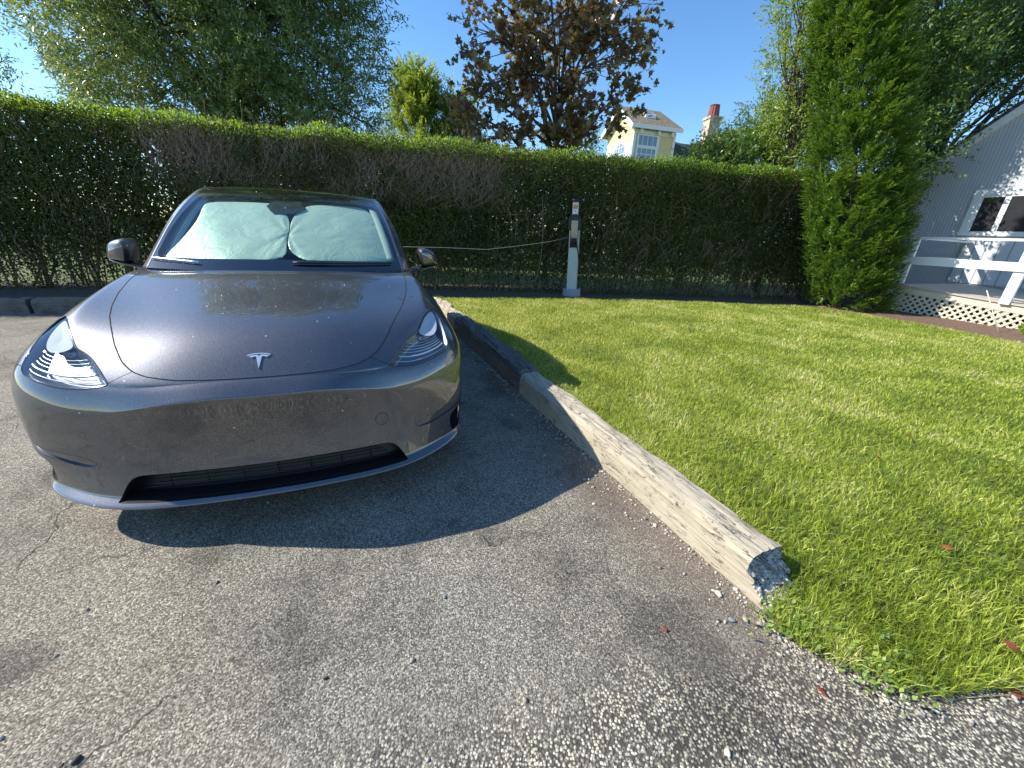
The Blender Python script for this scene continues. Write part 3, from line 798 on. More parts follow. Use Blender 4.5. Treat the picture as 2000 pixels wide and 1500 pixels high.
# ---- badge: a T-shaped mark
def badge():
    l, n_ = on_body(0, .7695, .0); ez = n_; ey = Vector((0, 1, 0)); ex = ey.cross(ez).normalized()   # ex points down-forward
    upv = -ex if ex.z < 0 else ex
    arc = [(-.5+i/16., .355+.105*(1-((i-8)/8.)**2)) for i in range(17)]
    bar = arc + [(x*.93, y-.055) for x, y in arc[::-1]]
    body = [(-.43,.27),(-.33,.18),(-.20,.235),(-.125,.24),(0,-.56),(.125,.24),(.20,.235),(.33,.18),(.43,.27),(.25,.325),(.075,.345),(0,.25),(-.075,.345),(-.25,.325)]
    V = []; Fc = []
    for poly in (bar, body):
        n0 = len(V); m = len(poly)
        for hgt, sc in ((.0, 1.0), (.0035, .985)):
            for (u, v) in poly:
                p = l + ey*(u*.092*sc) + upv*((v+.05)*.078*sc)
                q, nn, i_, d_ = BODY_T.find_nearest(p); V.append(q + nn*hgt)
        Fc.append(tuple(n0+m+k for k in range(m)))
        for k in range(m): Fc.append((n0+k, n0+(k+1) % m, n0+m+(k+1) % m, n0+m+k))
    bm = bmesh.new(); vs = [bm.verts.new(v) for v in V]
    for f in Fc: bm.faces.new([vs[i] for i in f])
    bmesh.ops.recalc_face_normals(bm, faces=bm.faces[:]); bmesh.ops.triangulate(bm, faces=bm.faces[:])
    return bm_obj('front_badge', bm, M_CHROME, CAR)
badge()
# ---- greenhouse
gV, gF, gcr, gk = green_cage(); gP = fit_cage(gV, gF, gcr); gco, gfs = subsurf_mesh(gP, gF, 4, gcr)
GT = BVHTree.FromPolygons([Vector(c) for c in gco], gfs)
GB = bmesh.new(); gvs = [GB.verts.new(c) for c in gco]
GL = GB.faces.layers.int.new('part'); KID = {'wind': 1, 'pillar': 2, 'side': 3, 'roof': 4, 'rear': 5}
per = len(gfs)//len(gF)
for n_, f in enumerate(gfs):
    ff = GB.faces.new([gvs[i] for i in f]); ff[GL] = KID[gk[n_//per]]
GB.normal_update()
fr = np.array([(0,1.122),(.20,1.120),(.40,1.116),(.60,1.112),(.692,1.108),(.708,1.135),(.688,1.25),(.655,1.36),(.618,1.45),(.595,1.487),(.54,1.500),(.30,1.508),(0,1.510)])
frp = np.vstack([fr, (fr*[-1, 1])[::-1][1:-1]])
def frit_func(P):
    out = np.full(len(P), np.nan); ok = P[:, 0] > -2.25; out[ok] = signed_poly(frp, P[ok][:, 1:]); return out
cut(GB, frit_func, GL, 6, only={1})
for nm, i, mt in (('windscreen', 6, M_WIND), ('windscreen_border', 1, M_BLACKG), ('roof_glass', 4, M_ROOFG), ('rear_window', 5, M_ROOFG)):
    b2 = extract(GB, GL, {i})
    o = bm_obj(nm, b2, mt, CAR, True)
for s in (-1, 1):
    for nm, i, mt in (('pillar', 2, M_PAINT), ('side_window', 3, M_ROOFG)):
        b2 = extract(GB, GL, {i}); bmesh.ops.delete(b2, geom=[f for f in b2.faces if f.calc_center_median().y*s < 0], context='FACES')
        o = bm_obj(nm, panelize(b2, gap=.001, depth=.006), mt, CAR, True)
GB.free()
# wiper arms, cowl
def on_green(y, z, off=0.0):
    l, n_, i, d = GT.ray_cast(Vector((1.5, y, z)), Vector((-1, 0, 0)))
    return l + n_*off
tubes_obj('wiper', [([on_green(y, z, .012) for y, z in zip(np.linspace(.06, .66, 14), np.linspace(1.100, 1.093, 14))], [.004]+[.0075]*4+[.006]*9)], M_BLACKP, CAR)
tubes_obj('wiper', [([on_green(y, z, .012) for y, z in zip(np.linspace(-.72, -.44, 8), np.linspace(1.098, 1.088, 8))], .006)], M_CHROME, CAR)
# camera and mirror housing behind the glass
cm = bmesh.new()
oc = [(-.095,1.512),(-.150,1.458),(-.105,1.412),(.030,1.412),(.105,1.452),(.060,1.512)]
v1 = [cm.verts.new(on_green(y, z, -.012)) for y, z in oc]; v2 = [cm.verts.new(on_green(y, z, -.012)+Vector((-.05, 0, .0))) for y, z in oc]
cm.faces.new(v1); cm.faces.new(v2[::-1])
for k in range(6): cm.faces.new((v1[k], v2[k], v2[(k+1) % 6], v1[(k+1) % 6]))
bmesh.ops.recalc_face_normals(cm, faces=cm.faces[:]); bm_obj('camera_housing', cm, M_BLACKP, CAR)
for s in (-1, 1):
    zz = np.linspace(1.10, 1.50, 16); V = []
    for z in zz:
        ye = np.interp(z, [1.05, 1.22, 1.39, 1.52], [.735, .708, .672, .625])
        for y in (ye-.012, ye-.085): V.append(on_green(y*s, z, 0)+Vector((-.075, 0, 0)))
    o = mesh_obj('pillar_trim', V, [(2*i, 2*i+1, 2*i+3, 2*i+2) for i in range(15)], M_TRIMG, CAR, True); md = o.modifiers.new('t', 'SOLIDIFY'); md.thickness = .012
# dark cabin: dashboard and seat backs
box_obj('dashboard', -2.0, -1.35, -.68, .68, .85, 1.02, M_BLACKP, CAR, .03)
# ---- mirrors
for s in (-1, 1):
    t = None
    oc = np.array([(.893,1.178),(.912,1.200),(.96,1.197),(1.015,1.178),(1.040,1.145),(1.060,1.085),(1.052,1.070),(.98,1.064),(.918,1.058),(.905,1.10)])
    oc = chaikin(oc, 1); c = np.array([.985, 1.125])
    V = []; Fc = []; prof = [(-1.498,.15),(-1.503,.55),(-1.520,.83),(-1.550,.97),(-1.60,1.02),(-1.66,1.03),(-1.700,1.0),(-1.705,.93)]
    n = len(oc)
    for x, sc in prof:
        for q in oc:
            p = c+(q-c)*sc; V.append((x + .06 - .75*(p[0]-.89), p[0]*s, p[1]))
    for r_ in range(len(prof)-1):
        for k in range(n): Fc.append((r_*n+k, r_*n+(k+1) % n, (r_+1)*n+(k+1) % n, (r_+1)*n+k))
    Fc.append(tuple(range(n))); Fc.append(tuple((len(prof)-1)*n+k for k in range(n)))
    bm = bmesh.new(); vs = [bm.verts.new(v) for v in V]
    for f in Fc: bm.faces.new([vs[i] for i in f])
    bmesh.ops.recalc_face_normals(bm, faces=bm.faces[:])
    mo = bm_obj('side_mirror', bm, M_PAINT, CAR); sharp_smooth(mo, 40)
    # black lower shell and arm
    V = []; Fc = []
    st = [(.80,1.030,.030,.05),(.86,1.040,.024,.06),(.93,1.048,.018,.085),(1.0,1.057,.014,.09),(1.05,1.068,.010,.08),(1.062,1.074,.005,.05)]
    for (y, z, hh, dd_) in st:
        for a in range(12):
            an = 2*math.pi*a/12; V.append((-1.54+dd_*math.cos(an)*.8 - .75*max(0, y-.89), y*s, z+hh*math.sin(an)*.8))
    for i in range(len(st)-1):
        for a in range(12): Fc.append((i*12+a, i*12+(a+1) % 12, (i+1)*12+(a+1) % 12, (i+1)*12+a))
    Fc.append(tuple(range(12))); Fc.append(tuple((len(st)-1)*12+a for a in range(12)))
    mesh_obj('mirror_arm', V, Fc, M_BLACKG, mo, True)
# ---- wheels
def wheel(x, s):
    prof = [(.235,-.115),(.30,-.122),(.335,-.118),(.352,-.095),(.356,-.05),(.357,0),(.356,.05),(.352,.095),(.335,.118),(.30,.122),(.235,.115)]
    V, Fc = lathe(prof, 56, 'Y'); wo = empty('wheel', (x, .842*s, .357)); wo.parent = CAR; 
    mesh_obj('tyre', V, Fc, M_RUB, wo, True)
    bm = bmesh.new()
    V, Fc = lathe([(.238,.112*s),(.245,.10*s),(.235,.06*s),(.225,-.10*s)], 48, 'Y'); 
    me = bpy.data.meshes.new('t'); me.from_pydata(V, [], Fc); bm.from_mesh(me)
    for k in range(10):
        a = 2*math.pi*k/10 + (.12 if k % 2 else -.12)
        M_ = Matrix.Rotation(a, 4, 'Y'); add_box(bm, .03, .236, .085*s-.012, .085*s+.012, -.014, .014, M_)
    V, Fc = lathe([(.001,.10*s),(.04,.10*s),(.055,.08*s),(.055,.05*s)], 24, 'Y'); me2 = bpy.data.meshes.new('t'); me2.from_pydata(V, [], Fc); bm.from_mesh(me2)
    bm_obj('rim', bm, M_RIM, wo)
for x in (-.88, -3.77):
    for s in (-1, 1): wheel(x, s)
box_obj('underbody', -4.3, -.5, -.70, .70, .20, .55, M_VOID, CAR)

# ---------------------------------------------------------------- sunshade (lies inside the car behind the glass)
def lobe(pts, name, pinch):
    poly = chaikin(np.array(pts), 1); mn = poly.min(0); mx = poly.max(0); stp = .0085
    ys = np.arange(mn[0], mx[0]+stp, stp); zs = np.arange(mn[1], mx[1]+stp, stp)
    Y, Z = np.meshgrid(ys, zs, indexing='ij'); pp = np.stack([Y.ravel(), Z.ravel()], 1); d = signed_poly(poly, pp)
    # pull outside neighbours onto the outline
    keep = d < stp*1.1
    idx = -np.ones(len(pp), int); V = []
    A = poly; B = np.roll(poly, -1, 0)
    for k in np.where(keep)[0]:
        q = pp[k].copy()
        if d[k] > 0:
            best = None
            for a, b in zip(A, B):
                e = b-a; t = np.clip(((q-a)@e)/(e@e), 0, 1); c = a+t*e; dd = ((q-c)**2).sum()
                if best is None or dd < best[0]: best = (dd, c)
            q = best[1]
        r_ = np.hypot(*(q-pinch)); an = math.atan2(q[1]-pinch[1], q[0]-pinch[0])
        wr = .006*math.sin(an*9+2*math.sin(r_*9))*math.exp(-r_*3.5) + .0035*math.sin(an*4+r_*17)*math.exp(-abs(d[k])*9) + .004*math.sin(q[0]*15+q[1]*11)
        edge = .010*math.exp(d[k]/.018)
        p = on_green(q[0], q[1], 0) + Vector((-.052 + wr - edge, 0, 0)); idx[k] = len(V); V.append(p)
    n2 = len(zs); Fc = []
    for i in range(len(ys)-1):
        for j in range(n2-1):
            q = (i*n2+j, (i+1)*n2+j, (i+1)*n2+j+1, i*n2+j+1); ii = [idx[k] for k in q]
            if min(ii) >= 0 and min(d[list(q)]) < 0: Fc.append(tuple(ii))
    return mesh_obj(name, V, Fc, M_SHADE, SHADE, True)
SHADE = empty('sunshade', (0, 0, 0))
SHADE.matrix_world = CAR.matrix_basis.copy(); SHADE.location = CAR.location; SHADE.rotation_euler = CAR.rotation_euler
tag(SHADE, 'pale green-grey folding cloth sunshade spread behind the car windscreen', 'sunshade')
lobe([(-.705,1.092),(-.640,1.165),(-.585,1.264),(-.556,1.344),(-.560,1.415),(-.552,1.445),(-.475,1.458),(-.344,1.465),(-.214,1.468),(-.115,1.466),(-.035,1.420),(.012,1.35),(.012,1.275),(.004,1.205),(.015,1.16),(-.02,1.118),(-.25,1.104),(-.48,1.095)], 'shade_panel', np.array([.012, 1.28]))
lobe([(.020,1.345),(.048,1.411),(.093,1.454),(.16,1.475),(.277,1.480),(.481,1.484),(.564,1.455),(.602,1.351),(.630,1.245),(.690,1.13),(.68,1.104),(.38,1.104),(.167,1.108),(.094,1.125),(.037,1.16),(.012,1.214),(.018,1.28)], 'shade_panel', np.array([.012, 1.25]))
# ---------------------------------------------------------------- ground
CA = 0.375876; CF = np.array([math.sin(CA), -math.cos(CA)]); CL = np.array([math.cos(CA), math.sin(CA)]); C0 = np.array([-1.0546, 1.4374])
def c2w(x, y): p = C0 + x*CF + y*CL; return (float(p[0]), float(p[1]))
def snoise(x, y, seed=0):
    s = np.zeros(np.shape(x)); r = np.random.default_rng(seed)
    for k in range(7):
        a = r.uniform(0, 6.28); f = 2**(k*.6)*1.1; s = s + np.sin(f*(x*math.cos(a)+y*math.sin(a))+r.uniform(0, 6.28))/2**(k*.5)
    return s/3
gm = NT('neighbour_turf'); gco = gm.coord(); gm.base(gm.ramp(gm.noise(gco, 1.5, 5), [(.3, (.055, .085, .015)), (.7, (.13, .17, .03))])); gm.set(Roughness=.95)
g0 = mesh_obj('ground', [(-400,-400,-.03),(400,-400,-.03),(400,400,-.03),(-400,400,-.03)], [(0,1,2,3)], gm.m); g0['kind'] = 'structure'
dv = [c2w(-5.62, -16), c2w(9, -16), c2w(9, 14), c2w(-5.62, 14)]
# keep the drive's object coordinates fine: one sheet, world coordinates
d0 = mesh_obj('driveway', [(x, y, 0) for x, y in dv], [(0,1,2,3)], M_ASPH); d0['kind'] = 'structure'

HB = np.array([(-16.0,3.3),(-9.0,5.75),(-7.4,6.5),(-6.3,7.2),(-4.6,7.72),(-2.1,8.25),(.79,8.85),(4.05,9.28),(6.01,9.6),(9.8,10.1)])
def hedge_y(x): return np.interp(x, HB[:, 0], HB[:, 1])
edge = [c2w(-5.9, 1.86), c2w(-3, 1.84), c2w(-1.2, 1.86), c2w(.3, 1.90), c2w(.95, 1.93), (1.075, 1.10), (1.03, 1.03), (1.085, .965), (1.18, .905), (1.27, .885), (1.32, .84), (1.42, .825), (1.58, .85), (1.78, .87), (2.1, .86), (2.6, .80), (3.6, .7), (5, .6), (8.2, .4)]
LAWN = np.array(edge + [(8.35, 2.5), (8.0, 4.2), (7.53, 5.7), (7.1, 7.0), (6.8, 7.85), (6.1, 8.45), (4.2, 8.40), (2.4, 8.22), (1.0, 7.98), (-.6, 7.55), (-1.9, 7.1), (-2.4, 6.9)])
EDGE = np.array(edge[5:])
def lawn_z(P):
    d = np.full(len(P), 9.0)
    for a, b in zip(EDGE[:-1], EDGE[1:]):
        e = b-a; t = np.clip(((P-a)@e)/(e@e), 0, 1); d = np.minimum(d, np.linalg.norm(P-a-t[:, None]*e, axis=1))
    s = np.clip(d/.75, 0, 1); s = s*s*(3-2*s)
    rise = .02*np.clip((P[:, 0]-3)/5, 0, 1)
    return .012 + .128*s + .010*snoise(P[:, 0], P[:, 1], 3)*s + rise
def sheet(name, poly, zf, step, mat, pad=0.0):
    mn = poly.min(0)-step; mx = poly.max(0)+step
    xs = np.arange(mn[0], mx[0], step); ys = np.arange(mn[1], mx[1], step); X, Y = np.meshgrid(xs, ys, indexing='ij'); P = np.stack([X.ravel(), Y.ravel()], 1)
    d = signed_poly(poly, P); ny = len(ys)
    I, J = np.meshgrid(np.arange(len(xs)-1), np.arange(ny-1), indexing='ij'); a = (I*ny+J).ravel()
    q = np.stack([a, a+ny, a+ny+1, a+1], 1); q = q[(d[q] < pad+step*.2).all(1)]
    V = np.column_stack([P, zf(P)]); o = np_mesh(name, V, q, mat, None, True)
    bm = bmesh.new(); bm.from_mesh(o.data); bmesh.ops.delete(bm, geom=[v for v in bm.verts if not v.link_faces], context='VERTS')
    be = [e for e in bm.edges if len(e.link_faces) == 1]; r_ = bmesh.ops.extrude_edge_only(bm, edges=be)
    for g in r_['geom']:
        if isinstance(g, bmesh.types.BMVert): g.co.z = -.02
    bm.to_mesh(o.data); bm.free(); o['kind'] = 'structure'; return o
sheet('lawn', LAWN, lawn_z, .05, M_SOIL)
strip = np.array([(-16,2.6),(-8.9,5.15),(-5.9,6.2),(-2.8,7.0),(-1.9,7.0),(-.6,7.4),(1.0,7.8),(2.4,8.05),(4.2,8.2),(6.1,8.25),(8.6,8.1),(10,9.3),(10,11.2),(6,10.9),(1,10.2),(-3,9.4),(-8,7.6),(-16,4.6)])
sheet('earth_strip', strip, lambda P: .118+.015*snoise(P[:, 0]*3, P[:, 1]*3, 5), .08, M_DIRT)
mul = np.array([(6.75,7.8),(7.0,7.0),(7.4,5.7),(7.9,4.2),(8.25,2.5),(8.1,.4),(13,.4),(13,9),(10.5,10.5),(8.8,9.6),(6.7,8.7)])
sheet('mulch_bed', mul, lambda P: .142+.018*snoise(P[:, 0]*4, P[:, 1]*4, 8)+.03*np.clip((P[:, 0]-7)/2, 0, 1), .06, M_MULCH)

# ---------------------------------------------------------------- grass
def scatter_poly(poly, dens_f, dmax, box=None):
    mn = poly.min(0); mx = poly.max(0)
    if box is not None: mn = np.maximum(mn, box[0]); mx = np.minimum(mx, box[1])
    n = int(np.prod(mx-mn)*dmax); P = rng.uniform(mn, mx, (n, 2)); d = np.hypot(P[:, 0], P[:, 1])
    P = P[rng.random(n) < dens_f(d)/dmax]
    return P[signed_poly(poly, P) < .015]
def blades(P, Z, h, wd, lean, name, mat, seg=2, tdir=None):
    n = len(P); a = rng.uniform(0, 2*math.pi, n) if tdir is None else tdir; wv = np.stack([np.cos(a), np.sin(a), np.zeros(n)], 1)
    la = rng.uniform(0, 2*math.pi, n); ld = np.stack([np.cos(la), np.sin(la), np.zeros(n)], 1)
    b0 = np.column_stack([P, Z]); up = np.array([0, 0, 1.0])
    h_ = h[:, None]; w_ = (wd/2)[:, None]; l_ = (lean*h)[:, None]
    mid = b0+up*h_*.55+ld*l_*.35; tip = b0+up*h_*(1-.25*lean[:, None])+ld*l_
    V = np.stack([b0-wv*w_, b0+wv*w_, mid+wv*w_*.8, mid-wv*w_*.8, tip], 1).reshape(-1, 3)
    i = np.arange(n)*5; q = np.stack([i, i+1, i+2, i+3], 1); t = np.stack([i+3, i+2, i+4], 1)
    o = np_mesh(name, V, [q, t], mat); return o
dens = lambda d: np.where(d < 1.9, 17000, np.where(d < 2.8, 11000, np.where(d < 4.2, 6500, np.where(d < 6, 4200, 2800))))
P = np.vstack([scatter_poly(LAWN, dens, 17000, (np.array([.5, .3]), np.array([3.2, 3.0]))), scatter_poly(LAWN, lambda d: dens(d)*1.0, 6500, (np.array([-3, 3.0]), np.array([8.4, 8.4]))), scatter_poly(LAWN, dens, 6500, (np.array([3.2, .2]), np.array([8.4, 3.0])))])
out_ = (P[:, 0] > 1.45*P[:, 1]+.9); P = P[~out_ | (rng.random(len(P)) < .6)]
d = np.hypot(P[:, 0], P[:, 1]); n = len(P)
tuft = snoise(P[:, 0]*5, P[:, 1]*5, 11)
edge_d = np.full(n, 9.0)
for a, b in zip(EDGE[:-1], EDGE[1:]):
    e = b-a; t = np.clip(((P-a)@e)/(e@e), 0, 1); edge_d = np.minimum(edge_d, np.linalg.norm(P-a-t[:, None]*e, axis=1))
hh = (.030+.024*rng.random(n))*(1+.35*tuft)*(1+.8*np.exp(-edge_d/.25))
go = blades(P, lawn_z(P)-.004, hh, np.clip(.0018+.0013*d, 0, .0095)*rng.uniform(.7, 1.3, n), rng.uniform(.1, 1.1, n)**1.3, 'grass', M_GRASS)
tag(go, 'short sunlit green grass covering the lawn', 'grass', kind='stuff'); print('blades', n)

# ---------------------------------------------------------------- timbers
def timber(name, p0, p1, wd, hg, mat, z0=0.0, seed=1, rot=False, amp=.006):
    """a weathered square log from p0 to p1 (front bottom edge in world xy), wd away from the drive"""
    p0 = np.array(p0); p1 = np.array(p1); L = np.linalg.norm(p1-p0); ax = (p1-p0)/L; nv = np.array([-ax[1], ax[0]])
    prof = []
    for (u, v) in ((0, 0), (0, .5), (0, .80), (.05, .93), (.16, 1.0), (.5, 1.015), (.84, 1.0), (.96, .92), (1, .75), (1, 0)): prof.append((u, v))
    prof = resample(np.array(prof), 40); n = len(prof); m = int(L/.035)
    V = []; r = np.random.default_rng(seed)
    ph = r.uniform(0, 6.28, 12)
    for i in range(m+1):
        t = i/m*L
        for j, (u, v) in enumerate(prof):
            dn = amp*(math.sin(t*7+ph[0]+j*.35)+.7*math.sin(t*19+ph[1]+j*.8)+.5*math.sin(t*41+j*1.9+ph[2])+.6*math.sin(j*2.7+t*2))
            sh = 0.0
            if v > .6: dn += amp*1.2*math.sin(j*4.1+t*3.3)
            tt = t
            if rot and i >= m-3:   # splintered sloping end
                tt = t - (1-(m-i)/3.0)*(.17*v+.014*math.sin(j*1.7)+.008*math.sin(j*4.3)-.03*u*(1-v)) 
            y = u*wd; z = v*hg
            V.append((tt, y+dn*(1 if u > .5 else -.6)*(.5 if .1 < u < .9 else 1), max(0, z+dn*(1 if v > .5 else 0))))
    Fc = []
    for i in range(m):
        for j in range(n-1): Fc.append((i*n+j, (i+1)*n+j, (i+1)*n+j+1, i*n+j+1))
    Fc.append(tuple(range(n)))
    if not rot: Fc.append(tuple(m*n+j for j in range(n))[::-1])
    o = empty(name, (p0[0], p0[1], z0), math.atan2(ax[1], ax[0])) 
    lg = mesh_obj('log', V, Fc, mat, o, True); sharp_smooth(lg, 50)
    if rot:
        # rotted end face: a rough grid filling the end outline
        c = np.array(V[m*n:m*n+n]); cen = c.mean(0); Vv = []; Ff = []; K = 9
        for k in range(1, K+1):
            for j in range(n):
                q = cen+(c[j]-cen)*k/K; Vv.append((q[0]+(.014*r.standard_normal() if k < K else 0)-.012*(1-k/K), q[1], max(.0, q[2])))
        Vv.append(tuple(cen))
        for k in range(K-1):
            for j in range(n): Ff.append((k*n+j, k*n+(j+1) % n, (k+1)*n+(j+1) % n, (k+1)*n+j))
        for j in range(n): Ff.append((K*n, (j+1) % n, j))
        mesh_obj('rotted_end', Vv, Ff, M_ROT, o, True)
    return o
a_ = timber('border_timber', c2w(-1.235, 1.695), c2w(1.085, 1.815), .195, .185, M_TIE, seed=3, rot=True, amp=.0028)
tag(a_, 'sunlit weathered timber with a rotted end, nearest the camera beside the lawn', 'timber', 'timbers edging the drive')
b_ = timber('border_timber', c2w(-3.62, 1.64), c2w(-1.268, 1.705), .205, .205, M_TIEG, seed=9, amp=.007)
tag(b_, 'dark cracked timber in the shade beside the car, butting the pale one', 'timber', 'timbers edging the drive')
b2_ = timber('border_timber', c2w(-5.35, 1.60), c2w(-3.65, 1.64), .20, .19, M_TIE, seed=12)
tag(b2_, 'farthest timber of the lawn edge, running to the hedge behind the car', 'timber', 'timbers edging the drive')
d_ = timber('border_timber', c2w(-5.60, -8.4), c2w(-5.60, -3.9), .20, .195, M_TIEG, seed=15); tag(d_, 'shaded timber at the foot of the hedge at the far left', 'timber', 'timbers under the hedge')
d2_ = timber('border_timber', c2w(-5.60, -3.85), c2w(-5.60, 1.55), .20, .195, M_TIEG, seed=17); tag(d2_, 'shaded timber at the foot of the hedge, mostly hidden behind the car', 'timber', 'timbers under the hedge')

# ---------------------------------------------------------------- gravel, stones, leaves on the ground
def pebble_np(P, Z, R_):
    ico = bmesh.new(); bmesh.ops.create_icosphere(ico, subdivisions=1, radius=1); v = np.array([x.co for x in ico.verts]); f = np.array([[x.index for x in q.verts] for q in ico.faces]); ico.free()
    n = len(P); s = R_[:, None, None]*rng.uniform(.6, 1.3, (n, 1, 3))*np.array([1, 1, .65]); V = v[None]*s*(1+.18*rng.standard_normal((n, len(v), 1)))
    a = rng.uniform(0, 6.28, n); c, sn = np.cos(a), np.sin(a); X = V[:, :, 0]*c[:, None]-V[:, :, 1]*sn[:, None]; Y = V[:, :, 0]*sn[:, None]+V[:, :, 1]*c[:, None]
    V = np.stack([X+P[:, :1], Y+P[:, 1:2], V[:, :, 2]+(Z+R_*.35)[:, None]], 2)
    F = f[None]+(np.arange(n)*len(v))[:, None, None]; return V.reshape(-1, 3), F.reshape(-1, 3)
pp = []
for k in range(2600):
    x = rng.uniform(-3.5, 1.25); y = 1.70+.047*(x+1.2)-abs(rng.exponential(.055)); pp.append(c2w(x, y))
for k in range(420):
    i = rng.integers(0, 8); a = EDGE[i]; b = EDGE[i+1]; t = rng.random(); q = a*(1-t)+b*t+rng.normal(0, .035, 2)-np.array([.01, .05]); pp.append(tuple(q))
for k in range(260): pp.append((rng.uniform(-1.6, 2.2), rng.uniform(.35, 2.2)))
pp = np.array(pp); rr = np.clip(rng.exponential(.0022, len(pp))+.0014, 0, .011)
pp = pp[signed_poly(LAWN, pp) > -.05]; rr = rr[:len(pp)]
V, Fq = pebble_np(pp, np.zeros(len(pp)), rr); go = np_mesh('gravel', V, Fq, M_GRAVEL); tag(go, 'loose grit and gravel lying along the timber and drive', 'gravel', kind='stuff')
M_ST = {'white': plain('pale_stone_chip', (.62, .57, .45), .8, noise=.2, nscale=90), 'blue': plain('blue_grey_stone', (.20, .22, .25), .7, noise=.2, nscale=90), 'brown': plain('brown_stone', (.16, .09, .065), .8), 'dark': plain('dark_stone', (.03, .03, .032), .7)}
def stone(x, y, r, m, label):
    bm = bmesh.new(); bmesh.ops.create_icosphere(bm, subdivisions=3, radius=r)
    s = rng.uniform(0, 6, 3)
    for v in bm.verts:
        c = v.co.copy(); k = 1+.16*math.sin(c.x/r*2.1+s[0])+.12*math.sin(c.y/r*3+s[1]); v.co = Vector((c.x*1.25*k, c.y*.85*k, c.z*.6*k))
    o = bm_obj('stone', bm, M_ST[m], None, True); o.location = (x, y, r*.45); o.rotation_euler = (0, 0, rng.uniform(0, 3)); tag(o, label, 'stone', 'loose stones on the drive'); return o
stone(.886, 1.167, .0125, 'white', 'pale cream stone by the base of the sunlit timber')
stone(.875, 1.185, .006, 'white', 'tiny pale chip touching the cream stone by the timber')
stone(.884, 1.053, .0105, 'blue', 'blue-grey pebble near the rotted timber end')
stone(.852, 1.045, .006, 'white', 'small whitish pebble just left of the blue-grey one')
stone(.832, 1.050, .006, 'dark', 'small dark pebble left of the blue-grey and whitish pair')
stone(-.225, 1.097, .008, 'blue', 'grey pebble alone on the drive before the car shadow')
stone(.628, .837, .007, 'brown', 'reddish brown pebble on the coarse asphalt')
stone(-.544, .786, .006, 'dark', 'black pebble on the open drive below the bumper')
stone(.657, .641, .009, 'white', 'white pebble in the foreground of the coarse asphalt')
stone(1.317, .813, .009, 'white', 'white stone under the ragged grass edge')
stone(-1.096, .561, .009, 'dark', 'black stone at the lower left corner of the drive')
stone(.473, 1.703, .008, 'white', 'small white pebble by the timber where the car shadow ends')
def dry_leaf(x, y, z, s, label, tilt=.4):
    V = []; n = 9; pr = [0, .45, .8, 1, .95, .8, .55, .28, 0]
    for i in range(n):
        t = i/(n-1); w_ = pr[i]*.34
        for k in (-1, 0, 1): V.append((s*(t-.5), s*w_*k*(1+.25*math.sin(t*17*k+1)), s*(.10*abs(k)*pr[i]+.16*(t-.5)**2*2)))
    Fc = [(i*3+k, i*3+k+1, i*3+k+4, i*3+k+3) for i in range(n-1) for k in (0, 1)]
    o = mesh_obj('dry_leaf', V, Fc, M_DRY, None, True); md = o.modifiers.new('t', 'SOLIDIFY'); md.thickness = .0006
    o.location = (x, y, z); o.rotation_euler = (rng.uniform(-.3, .3), tilt*.3, rng.uniform(0, 6)); tag(o, label, 'leaf', 'dry fallen leaves'); return o
dry_leaf(.606, 1.004, .004, .030, 'small orange-red dry leaf on the drive in front of the timber')
dry_leaf(1.787, .949, .075, .060, 'red-brown dry leaf caught in the grass at the lower right')
dry_leaf(1.051, .814, .004, .034, 'brown curled leaf on the coarse asphalt')
dry_leaf(1.70, .838, .006, .05, 'brown leaf on the grass edge beside the lying stalk')
for P_, lb in (((2.24, 2.05), 'dry leaf lying mid-lawn right of the timber'), ((2.72, 2.35), 'brown leaf on the lawn toward the right edge'), ((1.95, 1.35), 'small dry leaf in the near grass')):
    z = float(lawn_z(np.array([P_]))[0]); dry_leaf(P_[0], P_[1], z+.035, .04, lb)
tag(tubes_obj('stalk', [([(1.50, .815, .006), (1.62, .825, .009), (1.76, .838, .006)], .0022)], plain('straw', (.42, .34, .18), .7), None, n=6), 'straw-coloured stalk lying along the grass edge', 'stalk')
# broad-leaved weeds at the rotted timber end
def weed(x, y, n, label, R0=.10):
    V = []; Fc = []; r = np.random.default_rng(int(abs(x*1000)))
    for k in range(n):
        bx, by = x+r.normal(0, R0*.5), y+r.normal(0, R0*.35); a = r.uniform(0, 6.28); ln = r.uniform(.012, .030); el = r.uniform(.2, 1.1)
        dz = np.array([math.cos(a)*math.cos(el), math.sin(a)*math.cos(el), math.sin(el)]); sd = np.array([-math.sin(a), math.cos(a), 0]); b = np.array([bx, by, .008+r.uniform(0, .04)])
        i = len(V); wv = ln*.28
        V += [tuple(b), tuple(b+dz*ln*.5+sd*wv), tuple(b+dz*ln), tuple(b+dz*ln*.5-sd*wv)]; Fc.append((i, i+1, i+2, i+3))
    o = mesh_obj('weed', V, Fc, M_LOCUST, None, False); tag(o, label, 'weed', kind='stuff')
weed(1.10, 1.04, 420, 'leafy green weed at the foot of the rotted timber end', .12)
weed(1.30, .875, 300, 'low weed spreading from the grass onto the asphalt edge', .14)
